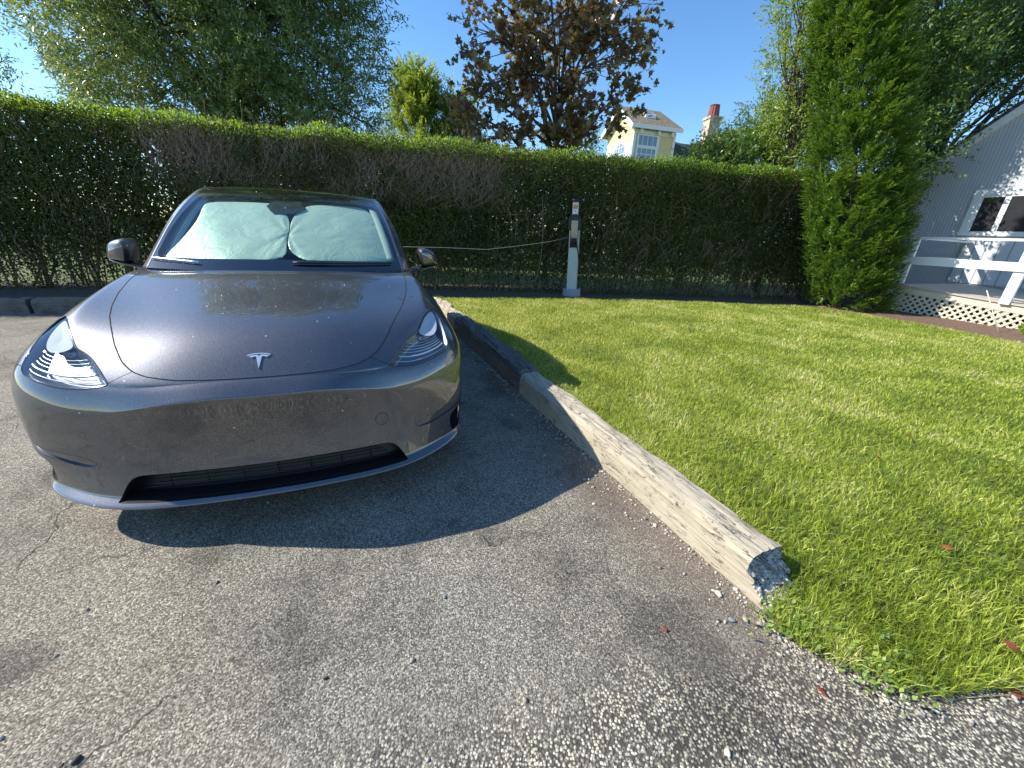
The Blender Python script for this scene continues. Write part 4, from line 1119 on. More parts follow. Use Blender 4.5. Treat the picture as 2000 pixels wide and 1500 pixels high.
# ---------------------------------------------------------------- foliage tools
def unit(v): return v/np.maximum(np.linalg.norm(v, axis=-1, keepdims=True), 1e-9)
def leaf_arrays(C, D, N, L, W, fold=.25):
    """diamond leaves: C base, D direction, N normal-ish"""
    S = unit(np.cross(D, N)); Nn = unit(np.cross(S, D)); L = L[:, None]; W = W[:, None]
    V = np.stack([C, C+D*L*.45+S*W*.5+Nn*W*fold, C+D*L, C+D*L*.45-S*W*.5+Nn*W*fold], 1).reshape(-1, 3)
    i = np.arange(len(C))*4; return V, np.stack([i, i+1, i+2, i+3], 1)
def rdir(n, up=0.0):
    d = rng.standard_normal((n, 3)); d = unit(d); d[:, 2] += up; return unit(d)
def star_leaf_arrays(C, D, N, L):
    """five-lobed leaf as one fan polygon of ten points"""
    S = unit(np.cross(D, N)); Nn = unit(np.cross(S, D)); n = len(C)
    prof = [(0, 0), (.30, -.10), (.50, .18), (.28, .30), (.42, .62), (.14, .55), (0, 1.0), (-.14, .55), (-.42, .62), (-.28, .30), (-.50, .18), (-.30, -.10)]
    V = np.stack([C+S*(L*u)[:, None]+D*(L*v)[:, None]+Nn*(L*.12*abs(u)*2)[:, None]*rng.uniform(-1, 1, (n, 1)) for u, v in prof], 1)
    k = len(prof); i = (np.arange(n)*k)[:, None]+np.arange(k)[None]; 
    # split as quads/triangles for robust shading
    q = np.concatenate([i[:, [0, 1, 2, 3]], i[:, [0, 3, 4, 5]], i[:, [0, 5, 6, 7]], i[:, [0, 7, 8, 9]], i[:, [0, 9, 10, 11]]])
    return V.reshape(-1, 3), q
def limb(p0, p1, r0, r1, sag=.1, k=6, wob=.05):
    p0 = Vector(p0); p1 = Vector(p1); L = (p1-p0).length; pts = []; rs = []
    ox = Vector(rng.normal(0, wob*L, 3))
    for i in range(k+1):
        t = i/k; p = p0.lerp(p1, t) + ox*math.sin(math.pi*t) + Vector((0, 0, sag*L*math.sin(math.pi*t)*.5)); pts.append(p); rs.append(r0*(1-t)+r1*t)
    return pts, rs
def tree(name, base, top, lobes, ntw, leaves_per, mat, Ls, Ws, label, cat='tree', group=None, trunk_r=.14, tw_len=.5, twist_up=.3, star=False, surf=.55, droop=0.0, nlimb=14, gfreq=3.0, gthr=-.9):
    root = empty(name, base); bz = np.array(base); tag(root, label, cat, group)
    base = Vector(base); top = Vector(top)
    tr = [limb(base-base, top-base, trunk_r, trunk_r*.25, 0, 8, .02)]
    lob = [(np.array(c)-bz, np.array(r)) for c, r in lobes]
    vol = np.array([r.prod() for c, r in lob])**.8; pick = rng.choice(len(lob), ntw, p=vol/vol.sum())
    dr = rdir(ntw); rad = np.where(rng.random(ntw) < surf, rng.uniform(.78, 1.04, ntw), rng.uniform(.2, .8, ntw))
    C = np.array([lob[p][0] for p in pick]); Rr = np.array([lob[p][1] for p in pick])
    tips = C+dr*Rr*rad[:, None]
    tips += .16*Rr.mean(1)[:, None]*np.stack([np.sin(tips[:, 1]*1.9+tips[:, 2]*1.3), np.sin(tips[:, 0]*1.7+2), np.sin(tips[:, 0]*2.1+tips[:, 1])], 1)
    tips[:, 2] = np.maximum(tips[:, 2], .25)
    # gaps: cull twigs where a broad 3-D wave is low, so the crown breaks into clumps
    q = tips*gfreq; gsum = np.sin(q[:, 0]+1.3*np.sin(q[:, 1]*.7+q[:, 2]))+np.sin(q[:, 1]*1.1+2+1.2*np.sin(q[:, 2]*.8))+np.sin(q[:, 2]*1.2+1.4*np.sin(q[:, 0]*.9+1))
    kp = gsum > gthr; tips = tips[kp]; dr = dr[kp]; ntw = len(tips)
    for k in range(nlimb):
        c, r = lob[k % len(lob)]; e = c+unit(rng.standard_normal(3))*r*rng.uniform(.3, .85); t0 = rng.uniform(.25, .9)
        s = (top-base)*t0; tr.append(limb(s, Vector(e), trunk_r*(1-t0)*.6+.02, .012, .15, 6, .06))
        main = tr[-1][0]
        for j in range(4):
            m = main[3+j % 3]; e2 = e+unit(rng.standard_normal(3))*r*.55; tr.append(limb(m, Vector(e2), .016, .005, .1, 4, .06))
    tubes_obj('trunk', tr, M_BARK, root, n=6)
    out = unit(dr*np.array([1, 1, .8])+np.array([0, 0, twist_up])+.5*rng.standard_normal((ntw, 3))); out[:, 2] -= droop; out = unit(out)
    n = ntw*leaves_per; ti = np.repeat(np.arange(ntw), leaves_per); t = np.tile(np.linspace(0, 1, leaves_per), ntw)
    tl = tw_len*rng.uniform(.6, 1.4, ntw); P = tips[ti]+out[ti]*(t*tl[ti])[:, None]+rng.normal(0, .028*tw_len*2, (n, 3))
    D = unit(out[ti]*.8+rng.standard_normal((n, 3))*.75); N = unit(rng.standard_normal((n, 3))*.7+np.array([0, 0, 1.0]))
    L = rng.uniform(.7, 1.3, n)*Ls
    if star: V, Fq = star_leaf_arrays(P, D, N, L)
    else: V, Fq = leaf_arrays(P, D, N, L, rng.uniform(.8, 1.2, n)*Ws)
    np_mesh('crown', V, Fq, mat, root)
    return root

# ---------------------------------------------------------------- hedge
HEDGE = empty('hedge', (0, 0, 0)); tag(HEDGE, 'tall clipped hedge with bare twiggy patches and bright green top behind the car', 'hedge')
HT = 2.90
def hedge_pts(n, xr=(-14, 9.4)):
    x = rng.uniform(*xr, n); return x, hedge_y(x)
dxy = lambda x: (np.interp(x+.1, HB[:, 0], HB[:, 1])-np.interp(x-.1, HB[:, 0], HB[:, 1]))/.2
def front_shell(n, thick, zr=(.0, HT), bias=1.0):
    x, y = hedge_pts(n); z = zr[0]+(zr[1]-zr[0])*rng.random(n)**bias
    lump = .13*snoise(x*1.6, z*1.9, 21)+.09*snoise(x*5, z*5, 22)
    # undercut towards the ground, slight bulge above
    under = .16*np.clip((.8-z)/.8, 0, 1)
    d = lump+under+rng.exponential(thick, n); sl = dxy(x); nx = sl/np.sqrt(1+sl*sl); ny = -1/np.sqrt(1+sl*sl)
    P = np.stack([x-nx*d, y-ny*d, z], 1); return P, np.stack([-(-nx), ny, np.zeros(n)], 1)
P1, N1 = front_shell(330000, .14)
# thin out: bare patches near the top at left and see-through gaps near the ground
bare = snoise(P1[:, 0]*.9+4, P1[:, 2]*1.2, 31); low = np.clip(1-(P1[:, 2])/.85, 0, 1)
top_l = np.exp(-((P1[:, 2]-2.35)/.42)**2)*((P1[:, 0] > -6.3) & (P1[:, 0] < -.4))
keepp = 1-.93*top_l*(bare > -.35)-.62*low**.6-.3*(bare > .45)
keepp = np.where((P1[:, 2] > 2.66), np.maximum(keepp, .6), keepp)
m = rng.random(len(P1)) < keepp; P1, N1 = P1[m], N1[m]; n = len(P1)
D = unit(rng.standard_normal((n, 3))*.8+N1*.4+np.array([0, 0, .25])); Nn = unit(N1+rng.standard_normal((n, 3))*.8)
V, Fq = leaf_arrays(P1, D, Nn, rng.uniform(.028, .056, n), rng.uniform(.016, .030, n)); np_mesh('foliage', V, Fq, M_HEDGE, HEDGE)
# inner and back leaves
n = 250000; x, y = hedge_pts(n); z = .35+(HT-.35)*rng.random(n); dd = rng.uniform(.25, 1.15, n); sl = dxy(x)
P2 = np.stack([x-dd*sl/np.sqrt(1+sl*sl), y+dd/np.sqrt(1+sl*sl), z], 1)
m = rng.random(n) < .10+.90*np.clip((z-.45)/.7, 0, 1); P2 = P2[m]; n = len(P2)
V, Fq = leaf_arrays(P2, rdir(n), rdir(n), rng.uniform(.05, .10, n), rng.uniform(.035, .06, n)); np_mesh('inner_foliage', V, Fq, M_HEDGE, HEDGE)
# bright new growth on top
n = 62000; x, y = hedge_pts(n); dd = rng.uniform(-.06, 1.1, n); sl = dxy(x); zt = HT-.10+.09*snoise(x*2.5, dd*3, 41)+.05*snoise(x*9, dd*7, 43)+rng.uniform(-.05, .13, n)+.14*(rng.random(n) < .03)*rng.random(n)-.12*np.clip(-dd*6, 0, 1)
P3 = np.stack([x-dd*sl, y+dd, zt], 1); D = unit(rng.standard_normal((n, 3))*.6+np.array([0, -.2, .9]))
V, Fq = leaf_arrays(P3, D, rdir(n, .6), rng.uniform(.026, .055, n), rng.uniform(.013, .025, n)); np_mesh('top_growth', V, Fq, M_HTOP, HEDGE)
# a few sprigs standing above the cut
for sx_, hgt in ((-6.6, .45), (-7.1, .30), (-6.1, .22), (-5.3, .18), (-3.2, .16), (-3.05, .20), (4.9, .16), (5.6, .2)):
    pass
# stems and bare twigs
paths = []
for k in range(560):
    x = rng.uniform(-13, 9.2); y = float(hedge_y(x)); d0_ = rng.uniform(.18, .85); z1 = rng.uniform(.8, 2.3); lean = rng.normal(0, .28)
    paths.append(limb((x, y+d0_, .05), (x+lean*z1*.6, y+d0_+rng.normal(-.06, .10), z1), rng.uniform(.007, .020), .005, 0, 5, .05))
for k in range(4200):
    x = rng.uniform(-12, 8.8); y = float(hedge_y(x)); z = rng.uniform(.3, 2.5)
    if -6.3 < x < -.3 and rng.random() < .75: z = rng.uniform(1.85, 2.8)
    d0_ = rng.uniform(.02, .22); a = rng.normal(0, .65); ln = rng.uniform(.15, .5)
    paths.append(limb((x, y+d0_+.06, z), (x+math.sin(a)*ln, y+d0_-rng.uniform(.0, .10), z+math.cos(a)*ln), rng.uniform(.0025, .006), .0018, 0, 3, .06))
for k in range(2600):
    x = rng.uniform(-6.4, -.2); y = float(hedge_y(x)); z = rng.uniform(1.7, 2.55); a = rng.normal(0, .55); ln = rng.uniform(.2, .55)
    paths.append(limb((x, y+rng.uniform(.05, .35), z), (x+math.sin(a)*ln, y+rng.uniform(-.02, .18), z+math.cos(a)*ln*.8), rng.uniform(.004, .009), .002, 0, 3, .07))
tubes_obj('stems', paths, M_TWIG, HEDGE, n=4)

# ---------------------------------------------------------------- trees behind the hedge
def sprig(x, y, z, hgt, label):
    n = 60; t = rng.random(n); P = np.stack([x+rng.normal(0, .035, n)*(1.1-t), y+rng.normal(0, .035, n), z+t*hgt], 1)
    return P
lob = [((-9.6,13,6.2),(3.6,2.4,2.9)), ((-6.6,12.8,6.3),(2.6,2.2,3.0)), ((-11.0,13,7.3),(2.2,2.0,1.9)), ((-8.5,13,8.6),(4.2,2.2,2.0)), ((-5.6,12.6,4.8),(1.75,1.7,2.1)), ((-9.0,12.4,4.2),(3.2,1.8,1.3)), ((-5.0,12.8,8.0),(1.6,1.6,1.5)), ((-11.9,12.8,5.6),(1.0,1.2,1.0)), ((-8,12.5,10.5),(4,2,1.6))]
tree('broad_tree', (-8.2,13.2,-.02), (-8.0,13,7.5), lob, 27000, 10, M_WILLOW, .125, .036, 'broad olive-green tree with narrow leaves rising behind the hedge at the left', tw_len=.34, twist_up=.15, droop=.1, surf=.6, nlimb=34, trunk_r=.2, gfreq=2.6, gthr=-.85, group='trees beyond the hedge')
lob = [((.9,14,8.2),(1.9,1.6,1.6)), ((1.2,14,6.3),(1.7,1.5,1.5)), ((-.9,14,5.4),(1.15,1.1,1.0)), ((2.3,14,7.2),(1.15,1.1,1.3)), ((.3,14,4.4),(1.9,1.2,.75)), ((2.35,14,5.2),(1.15,1.0,.42)), ((-1.4,14,6.5),(.5,.6,.75)), ((1.7,14,4.1),(.75,.8,.5)), ((-.6,14,7.3),(.9,.9,.9)), ((-1.2,14,4.6),(.9,.9,.6)), ((-.2,14,6.2),(.9,.9,.8))]
tree('maple_tree', (.95,14,-.02), (1.1,14,8.2), lob, 2000, 8, M_MAPLE, .17, .11, 'bronze-purple maple standing behind the hedge in the middle', tw_len=.5, star=True, twist_up=.1, droop=.15, surf=.6, nlimb=26, trunk_r=.09, gfreq=4.0, gthr=.15, group='trees beyond the hedge')
def conic(name, base, hgt, rad, nclump, label, axis_fn=None, mat=None, Ls=.10, Ws=.032, tw=.22, group=None, per=9, taper=.9, bias=(0, 0), ntpc=14, cl=.34):
    root = empty(name, base); tag(root, label, 'tree', group)
    ax = axis_fn or (lambda z: (0*z, 0*z))
    t = rng.random(nclump)**.9; z = t*hgt; prof = np.where(t < .2, .84+.16*t/.2, (1-(np.clip((t-.2)/.8, 0, 1))**1.6*taper)); a = rng.uniform(0, 6.283, nclump)
    rr_ = rad*prof*rng.uniform(.80, 1.0, nclump)*(1+.05*np.sin(a*5+z*3)); axx, axy = ax(z)
    cb = np.stack([axx+rr_*np.cos(a), axy+rr_*np.sin(a), z+.02], 1)
    cd_ = unit(np.stack([np.cos(a)*.8+bias[0], np.sin(a)*.8+bias[1], .42+.25*rng.random(nclump)], 1)+.18*rng.standard_normal((nclump, 3)))
    ntw = nclump*ntpc; ci = np.repeat(np.arange(nclump), ntpc); u = rng.random(ntw)
    tips = cb[ci]+cd_[ci]*(u*cl-.10)[:, None]+rng.standard_normal((ntw, 3))*.040*(1.2-u)[:, None]
    # scattered inner sprays
    m = rng.random(ntw) < .12; k_ = rng.uniform(.3, .85, m.sum()); zc = tips[m][:, 2]; ix, iy = ax(zc)
    tips[m, 0] = ix+(tips[m, 0]-ix)*k_; tips[m, 1] = iy+(tips[m, 1]-iy)*k_; tips[:, 2] = np.maximum(tips[:, 2], .03)
    out = unit(cd_[ci]+.35*rng.standard_normal((ntw, 3)))
    n = ntw*per; ti = np.repeat(np.arange(ntw), per); tt = np.tile(np.linspace(0, 1, per), ntw)
    sd = unit(np.cross(out, np.array([0, 0, 1.0]))); sgn = np.tile(np.array([1, -1]*per)[:per], ntw)
    P = tips[ti]+out[ti]*(tt*tw)[:, None]
    D = unit(out[ti]+sd[ti]*(sgn*.75*(1-tt*.6))[:, None]+rng.standard_normal((n, 3))*.18); N = unit(np.cross(out[ti], sd[ti])+.3*rng.standard_normal((n, 3)))
    V, Fq = leaf_arrays(P, D, N, rng.uniform(.7, 1.2, n)*Ls*(1-.5*tt), np.full(n, Ws), .15)
    np_mesh('crown', V, Fq, mat or M_CONIF, root)
    paths = [([Vector((*[float(q) for q in ax(np.array(zz))], zz)) for zz in np.linspace(0, hgt*.95, 12)], list(np.linspace(.09*rad, .01, 12)))]
    for k in range(70):
        zz = rng.uniform(.1, hgt*.85); aa = rng.uniform(0, 6.28); x0, y0 = [float(q) for q in ax(np.array(zz))]; r2 = rad*.75*(1-(zz/hgt)**1.7*taper)
        paths.append(limb((x0, y0, zz), (x0+r2*math.cos(aa), y0+r2*math.sin(aa), zz+.25), .012, .004, 0, 3, .03))
    tubes_obj('trunk', paths, M_BARK, root, n=5)
    return root
conic('conifer', (7.30,8.75,.10), 7.6, .72, 1750, 'tall dense conifer at the right end of the hedge beside the grey building', axis_fn=lambda z: (-.20*z-.020*z*z, .02*z), Ls=.085, Ws=.024, tw=.15, taper=.62, bias=(.30, .0))
conic('arborvitae', (-4.3,18.2,-.02), 6.65, 1.3, 520, 'pointed light green evergreen between the broad tree and the maple', Ls=.15, Ws=.05, tw=.4, cl=.9, taper=1.0, group='small evergreens beyond the hedge', mat=M_LOCUST)
conic('arborvitae', (-2.7,18.2,-.02), 5.9, 1.1, 400, 'shorter evergreen tucked against the left side of the maple', Ls=.15, Ws=.05, tw=.4, cl=.9, taper=1.0, group='small evergreens beyond the hedge', mat=M_LOCUST)
lob = [((4.85,12.2,3.25),(.7,.7,.42)), ((5.8,12.2,3.4),(.8,.8,.5))]
tree('small_tree', (4.9,12.2,-.02), (4.9,12.2,3.4), lob, 1300, 12, M_DKTREE, .09, .034, 'dark small tree in front of the yellow house', tw_len=.35, group='trees beyond the hedge', nlimb=16, trunk_r=.06)
lob = [((6.75,12.6,4.6),(.75,.7,.8)), ((6.2,12.6,3.6),(1.1,.8,.65)), ((7.6,12.6,4.2),(.9,.8,.7)), ((8.5,12.4,3.5),(1.0,.9,.6)), ((8.3,12.6,4.8),(.5,.5,.35))]
tree('small_tree', (7.0,12.6,-.02), (7.0,12.6,4.0), lob, 1700, 14, M_LOCUST, .085, .030, 'airy yellow-green tree hiding the stone chimney', tw_len=.4, group='trees beyond the hedge', nlimb=24, trunk_r=.07, droop=.2)
lob = [((9.7,11.7,4.5),(1.0,.9,.7)), ((9.3,11.2,5.9),(1.4,1.0,1.0)), ((11.2,12,6.5),(1.8,1.4,1.3)), ((10.4,11.4,7.9),(2.2,1.4,1.2)), ((12.6,12.6,5.9),(1.7,1.4,.9)), ((8.2,10.9,7.3),(1.3,.9,.9)), ((8.3,10.6,4.4),(.9,.6,1.0)), ((8.9,10.4,3.4),(.7,.5,.8)), ((7.7,10.6,5.9),(1.1,.6,1.1)), ((8.6,10.3,5.2),(.8,.5,.7)), ((13.5,12.5,7.6),(2.2,1.6,1.3)), ((9.1,10.6,5.0),(.9,.5,.6))]  # lobes tucked behind the conifer are added to cast shade on the grey wall
tree('broad_tree', (11.0,12.25,-.02), (11.2,12.2,6.8), lob, 9500, 11, M_DKTREE, .10, .040, 'large leafy tree spreading above the grey building at the right', tw_len=.42, group='trees beyond the hedge', nlimb=40, trunk_r=.17, droop=.15)
lob = [((6.6,11.3,4.3),(.65,.7,.6)), ((6.4,11.3,5.5),(.75,.7,.65)), ((6.9,11.4,6.6),(1.2,.8,.8)), ((6.8,11.4,5.0),(.8,.7,.8)), ((6.0,11.3,6.5),(.6,.6,.35)), ((6.7,11.4,3.4),(.7,.6,.5))]
tree('slender_tree', (6.9,11.5,-.02), (6.9,11.5,5.8), lob, 1900, 12, M_LOCUST, .085, .030, 'loose light green tree showing left of the tall conifer', tw_len=.42, group='trees beyond the hedge', nlimb=20, trunk_r=.08, droop=.05, surf=.6)
lob = [((2.9,27,6.3),(1.6,1.4,1.5)), ((3.4,27,4.6),(1.8,1.4,1.2))]
tree('small_tree', (3.2,27,-.02), (3.2,27,6), lob, 520, 12, M_DKTREE, .17, .07, 'distant round tree left of the yellow house', tw_len=.6, group='trees beyond the hedge', nlimb=10, trunk_r=.1)
tree('small_tree', (-15.6,12.6,-.02), (-15.5,12.6,4.6), [((-15.5,12.6,4.6),(1.0,.9,.9)), ((-15,12.4,3.6),(.8,.8,.7))], 420, 12, M_DKTREE, .10, .035, 'dark treetop at the far left edge above the hedge', tw_len=.35, group='trees beyond the hedge', nlimb=8, trunk_r=.06)
# ---------------------------------------------------------------- grey outbuilding with its deck (car-parallel frame)
def frame_obj(name, label, cat, group=None):
    o = empty(name, (float(C0[0]), float(C0[1]), 0), CA-math.pi/2); tag(o, label, cat, group); return o
HUT = frame_obj('outbuilding', 'pale grey board-clad building with a white sliding window at the right', 'building')
YW = 13.9
def poly_prism(name, pts, y0, y1, mat, parent):
    """pts in (x,z), extruded from y0 to y1"""
    n = len(pts); V = [(x, y0, z) for x, z in pts]+[(x, y1, z) for x, z in pts]
    Fc = [tuple(range(n)), tuple(range(n, 2*n))[::-1]]+[(i, i+n, (i+1) % n+n, (i+1) % n) for i in range(n)]
    bm = bmesh.new(); vs = [bm.verts.new(v) for v in V]
    for f in Fc: bm.faces.new([vs[i] for i in f])
    bmesh.ops.recalc_face_normals(bm, faces=bm.faces[:]); return bm_obj(name, bm, mat, parent)
xl, xr, xm = -4.87, 3.6, -.6; ze = 3.18; sl_ = .84; zp = ze+(xm-xl)*sl_
poly_prism('wall', [(xl, .03), (xr, .03), (xr, ze), (xm, zp), (xl, ze)], YW, YW+6, M_SIDE, HUT)
# roof slabs, rake boards
def slab(name, x0, z0, x1, z1, th, y0, y1, mat, parent):
    return poly_prism(name, [(x0, z0), (x1, z1), (x1, z1+th), (x0, z0+th)], y0, y1, mat, parent)
rf = slab('roof', xl-.22, ze-.22*sl_+.13, xm, zp+.13, .07, YW-.14, YW+6.2, M_SHINGD, HUT)
slab('roof', xr+.22, ze-.22*sl_+.13, xm, zp+.13, .07, YW-.14, YW+6.2, M_SHINGD, HUT)
slab('rake_board', xl-.22, ze-.22*sl_-.06, xm, zp-.06, .185, YW-.10, YW-.003, M_TRIMW, HUT)
slab('rake_board', xr+.22, ze-.22*sl_-.06, xm, zp-.06, .185, YW-.10, YW-.003, M_TRIMW, HUT)
# window
wx0, wx1, wz0, wz1 = -3.77, -1.95, 1.765, 2.74
wf = bmesh.new(); fw = .125
for b in ((wx0, wx0+fw, wz0, wz1), (wx1-fw, wx1, wz0, wz1), (wx0+fw, wx1-fw, wz1-fw, wz1), (wx0+fw, wx1-fw, wz0, wz0+.055)): add_box(wf, b[0], b[1], YW-.055, YW-.002, b[2], b[3])
WF = bm_obj('window', wf, M_TRIMW, HUT)
mid = -3.235
sf = bmesh.new()
for a, b in ((wx0+fw, mid+.03), (mid+.03, -2.65), (-2.65, wx1-fw)):
    add_box(sf, a, a+.045, YW-.045, YW-.008, wz0+.055, wz1-fw); add_box(sf, b-.045, b, YW-.045, YW-.008, wz0+.055, wz1-fw)
    add_box(sf, a+.045, b-.045, YW-.043, YW-.008, wz1-fw-.04, wz1-fw); add_box(sf, a+.045, b-.045, YW-.043, YW-.008, wz0+.055, wz0+.095)
bm_obj('sash', sf, M_TRIMW, WF)
for a, b in ((wx0+fw+.045, mid-.015), (mid+.075, -2.695), (-2.605, wx1-fw-.045)): box_obj('pane', a, b, YW-.028, YW-.010, wz0+.095, wz1-fw-.04, M_GLASSD, WF)
box_obj('skirting_panel', -3.60, 2.5, YW-.05, YW-.003, .72, 1.70, M_SIDE2, HUT)
box_obj('foundation', xl+.06, xr-.06, YW-.02, YW-.0025, -.02, .03, M_VOID, HUT)

DECK = frame_obj('deck', 'raised wooden deck with white rails and lattice skirt in front of the grey building', 'deck')
YD = 11.12; x0d, x1d = -3.22, 1.2; zd = lambda x: .705-.068*(x+3.2)
def skew(o):
    for v in o.data.vertices: v.co.z += zd(v.co.x)-.705
    return o
# deck boards run away from the front
bm = bmesh.new(); y = YD-.03
while y < YW-.02:
    for xa in np.arange(x0d-.05, x1d, .5): add_box(bm, xa, min(xa+.5, x1d), y, min(y+.132, YW-.05), .675, .705)
    y += .14
skew(bm_obj('deck_boards', bm, M_DECK, DECK))
bm = bmesh.new()
for xa in np.arange(x0d, x1d, .5): add_box(bm, xa, xa+.5, YD, YD+.035, .545, .674)
skew(bm_obj('rim_board', bm, M_PINE, DECK))
box_obj('side_rim_board', x0d, x0d+.035, YD+.036, YW-.06, .545, .674, M_PINE, DECK)
# lattice
def lattice(name, x0, x1, z0, z1, plane, at):
    bm = bmesh.new(); st = .118; w_ = .036
    L = (z1-z0); x = x0-L
    polys = []
    for sgn in (1, -1):
        c = x0-L*1.2
        while c < x1+L*1.2:
            # strip centre line: x = c + sgn*(z-z0) ; clip to the rectangle
            xs = [(c, z0), (c+sgn*L, z1)]
            (xa, za), (xb, zb) = xs
            if xa > xb: (xa, za), (xb, zb) = (xb, zb), (xa, za)
            if xb > x0 and xa < x1:
                if xa < x0: za += (x0-xa)*(zb-za)/(xb-xa); xa = x0
                if xb > x1: zb -= (xb-x1)*(zb-za)/(xb-xa); xb = x1
                if xb-xa > .02:
                    ln = math.hypot(xb-xa, zb-za); an = math.atan2(zb-za, xb-xa)
                    off = .0 if sgn > 0 else .0095
                    if plane == 'x': Mx = Matrix.Translation((xa, at+off, za)) @ Matrix.Rotation(-an, 4, 'Y'); add_box(bm, 0, ln, 0, .009, -w_/2, w_/2, Mx)
                    else: Mx = Matrix.Translation((at+off, xa, za)) @ Matrix.Rotation(math.pi/2, 4, 'Z') @ Matrix.Rotation(-an, 4, 'Y'); add_box(bm, 0, ln, 0, .009, -w_/2, w_/2, Mx)
            c += st
    return bm
skew(bm_obj('lattice', lattice('l', x0d, x1d, .10, .545, 'x', YD+.008), M_PINE, DECK))
bm_obj('lattice', lattice('l', YD+.05, YW-.1, .10, .545, 'y', x0d+.008), M_PINE, DECK)
box_obj('under_deck_shadow', x0d+.5, x1d, YD+1.0, YW-.1, .1, .5, M_VOID, DECK) if False else None
for xp in (x0d+.05, -1.68, -.15, 1.1): box_obj('support_post', xp, xp+.088, YD+.04, YD+.128, .10, .62, M_PINE, DECK)
# rail
RAIL = DECK
for xp in (-3.235, -1.70, -.17):
    b = box_obj('rail_post', xp, xp+.088, YD-.055, YD-.003, .74, 1.60, M_WHITE, DECK) if xp < -3 else box_obj('rail_post', xp, xp+.13, YD-.062, YD-.003, .56, 1.60, M_WHITE, DECK)
box_obj('top_rail', -3.30, 1.2, YD-.085, YD+.055, 1.602, 1.642, M_WHITE, DECK)
box_obj('mid_rail', -3.29, 1.2, YD-.095, YD-.064, 1.115, 1.262, M_WHITE, DECK)
Mx = Matrix.Translation((-3.23, YD+.06, 1.602))
def bar(name, p, q, wd, hg):
    p = Vector(p); q = Vector(q); d = q-p; an = math.atan2(d.y, d.x)
    return box_obj(name, 0, d.length, -wd/2, wd/2, 0, hg, M_WHITE, DECK, 0, Matrix.Translation(p) @ Matrix.Rotation(an, 4, 'Z'))
bar('side_top_rail', (-3.24, YD+.06, 1.602), (-3.50, YW-.06, 1.602), .10, .036)
bar('side_mid_rail', (-3.27, YD+.002, 1.13), (-3.58, YW-.06, 1.13), .035, .13)
# guy stake in front of the lattice, yellow shrub
S_ = c2w(-1.28, 10.35); tag(tubes_obj('garden_stake', [([(S_[0], S_[1], .12), (S_[0]-.12, S_[1]+.38, .80)], .008)], M_PINE, None), 'thin pale stake leaning up from the mulch in front of the lattice', 'stake')
def bush(x, y, z, r, mat, label, n=900):
    P = np.array([0, 0, r*.8])+rdir(n)*r*rng.uniform(.5, 1, (n, 1))*np.array([1, 1, .8]); o = empty('shrub', (x, y, z)); tag(o, label, 'shrub')
    V, Fq = leaf_arrays(P, rdir(n, .3), rdir(n, .3), rng.uniform(.03, .055, n), rng.uniform(.014, .024, n)); np_mesh('foliage', V, Fq, mat, o)
    tubes_obj('stem', [limb((0, 0, 0), tuple(rng.normal(0, r*.4, 2))+(r,), .006, .003) for k in range(8)], M_TWIG, o, n=4)
p_ = c2w(-1.02, 10.55); bush(p_[0], p_[1], .15, .16, M_HTOP, 'small yellow-green shrub at the right end of the lattice')

# ---------------------------------------------------------------- charging post
PX, PY = 1.225, 8.72
CP = empty('charging_post', (PX, PY, .10), R(-6)); tag(CP, 'tall metal charging post with orange lettering on a round concrete footing before the hedge', 'charging post')
V, Fc = lathe([(.001,.16),(.185,.16),(.195,.15),(.20,.0),(.20,-.05)], 28); mesh_obj('footing', V, Fc, M_CONC, CP, False)
CP.rotation_euler = (0, R(-2.4), R(-14))
box_obj('post', -.105, .105, -.085, .085, .155, 1.02, M_ALU, CP, .008)
box_obj('upper_post', -.075, .045, -.03, .085, 1.02, 1.90, M_ALU, CP, .006)
bm = bmesh.new(); add_box(bm, -.105, -.085, -.10, .02, 1.02, 1.50); add_box(bm, .085, .105, -.10, .02, 1.02, 1.50); bm_obj('side_rails', bm, M_ALU, CP)
HD = box_obj('screen_housing', -.13, .13, -.14, -.02, 1.36, 1.60, M_BLACKP, CP, .02)
bm = bmesh.new(); vs = [bm.verts.new(p) for p in ((-.115,-.135,1.598),(.115,-.135,1.598),(.07,-.125,1.655),(-.07,-.125,1.655),(-.115,-.02,1.598),(.115,-.02,1.598),(.07,-.02,1.655),(-.07,-.02,1.655))]
for f in ((0,1,2,3),(4,7,6,5),(0,4,5,1),(1,5,6,2),(2,6,7,3),(3,7,4,0)): bm.faces.new([vs[i] for i in f])
bmesh.ops.recalc_face_normals(bm, faces=bm.faces[:]); bm_obj('hood', bm, M_BLACKP, HD)
box_obj('screen', -.065, .070, -.148, -.12, 1.20, 1.545, M_SCREEN, HD, .004)
box_obj('stripe', -.04, .045, -.1425, -.13, 1.575, 1.588, plain('dull_orange', (.20, .08, .03), .6), HD)
hs = bmesh.new(); add_box(hs, -.083, .083, -.12, -.02, 1.02, 1.355, None, .01); bm_obj('holster', hs, M_BLACKG, CP)
V, Fc = lathe([(.001,-.01),(.04,-.01),(.045,.02),(.045,.09)], 20, 'Y'); Mx = Matrix.Translation((.0, -.22, 1.13)) @ Matrix.Rotation(R(20), 4, 'X')
mesh_obj('plug', [Mx @ Vector(v) for v in V], Fc, M_BLACKP, CP, True)
V, Fc = lathe([(.001,1.985),(.07,1.975),(.105,1.94),(.108,1.90),(.001,1.90)], 24); mesh_obj('cap', [(x-.015, y+.025, z) for x, y, z in V], Fc, M_BLACKP, CP, True)
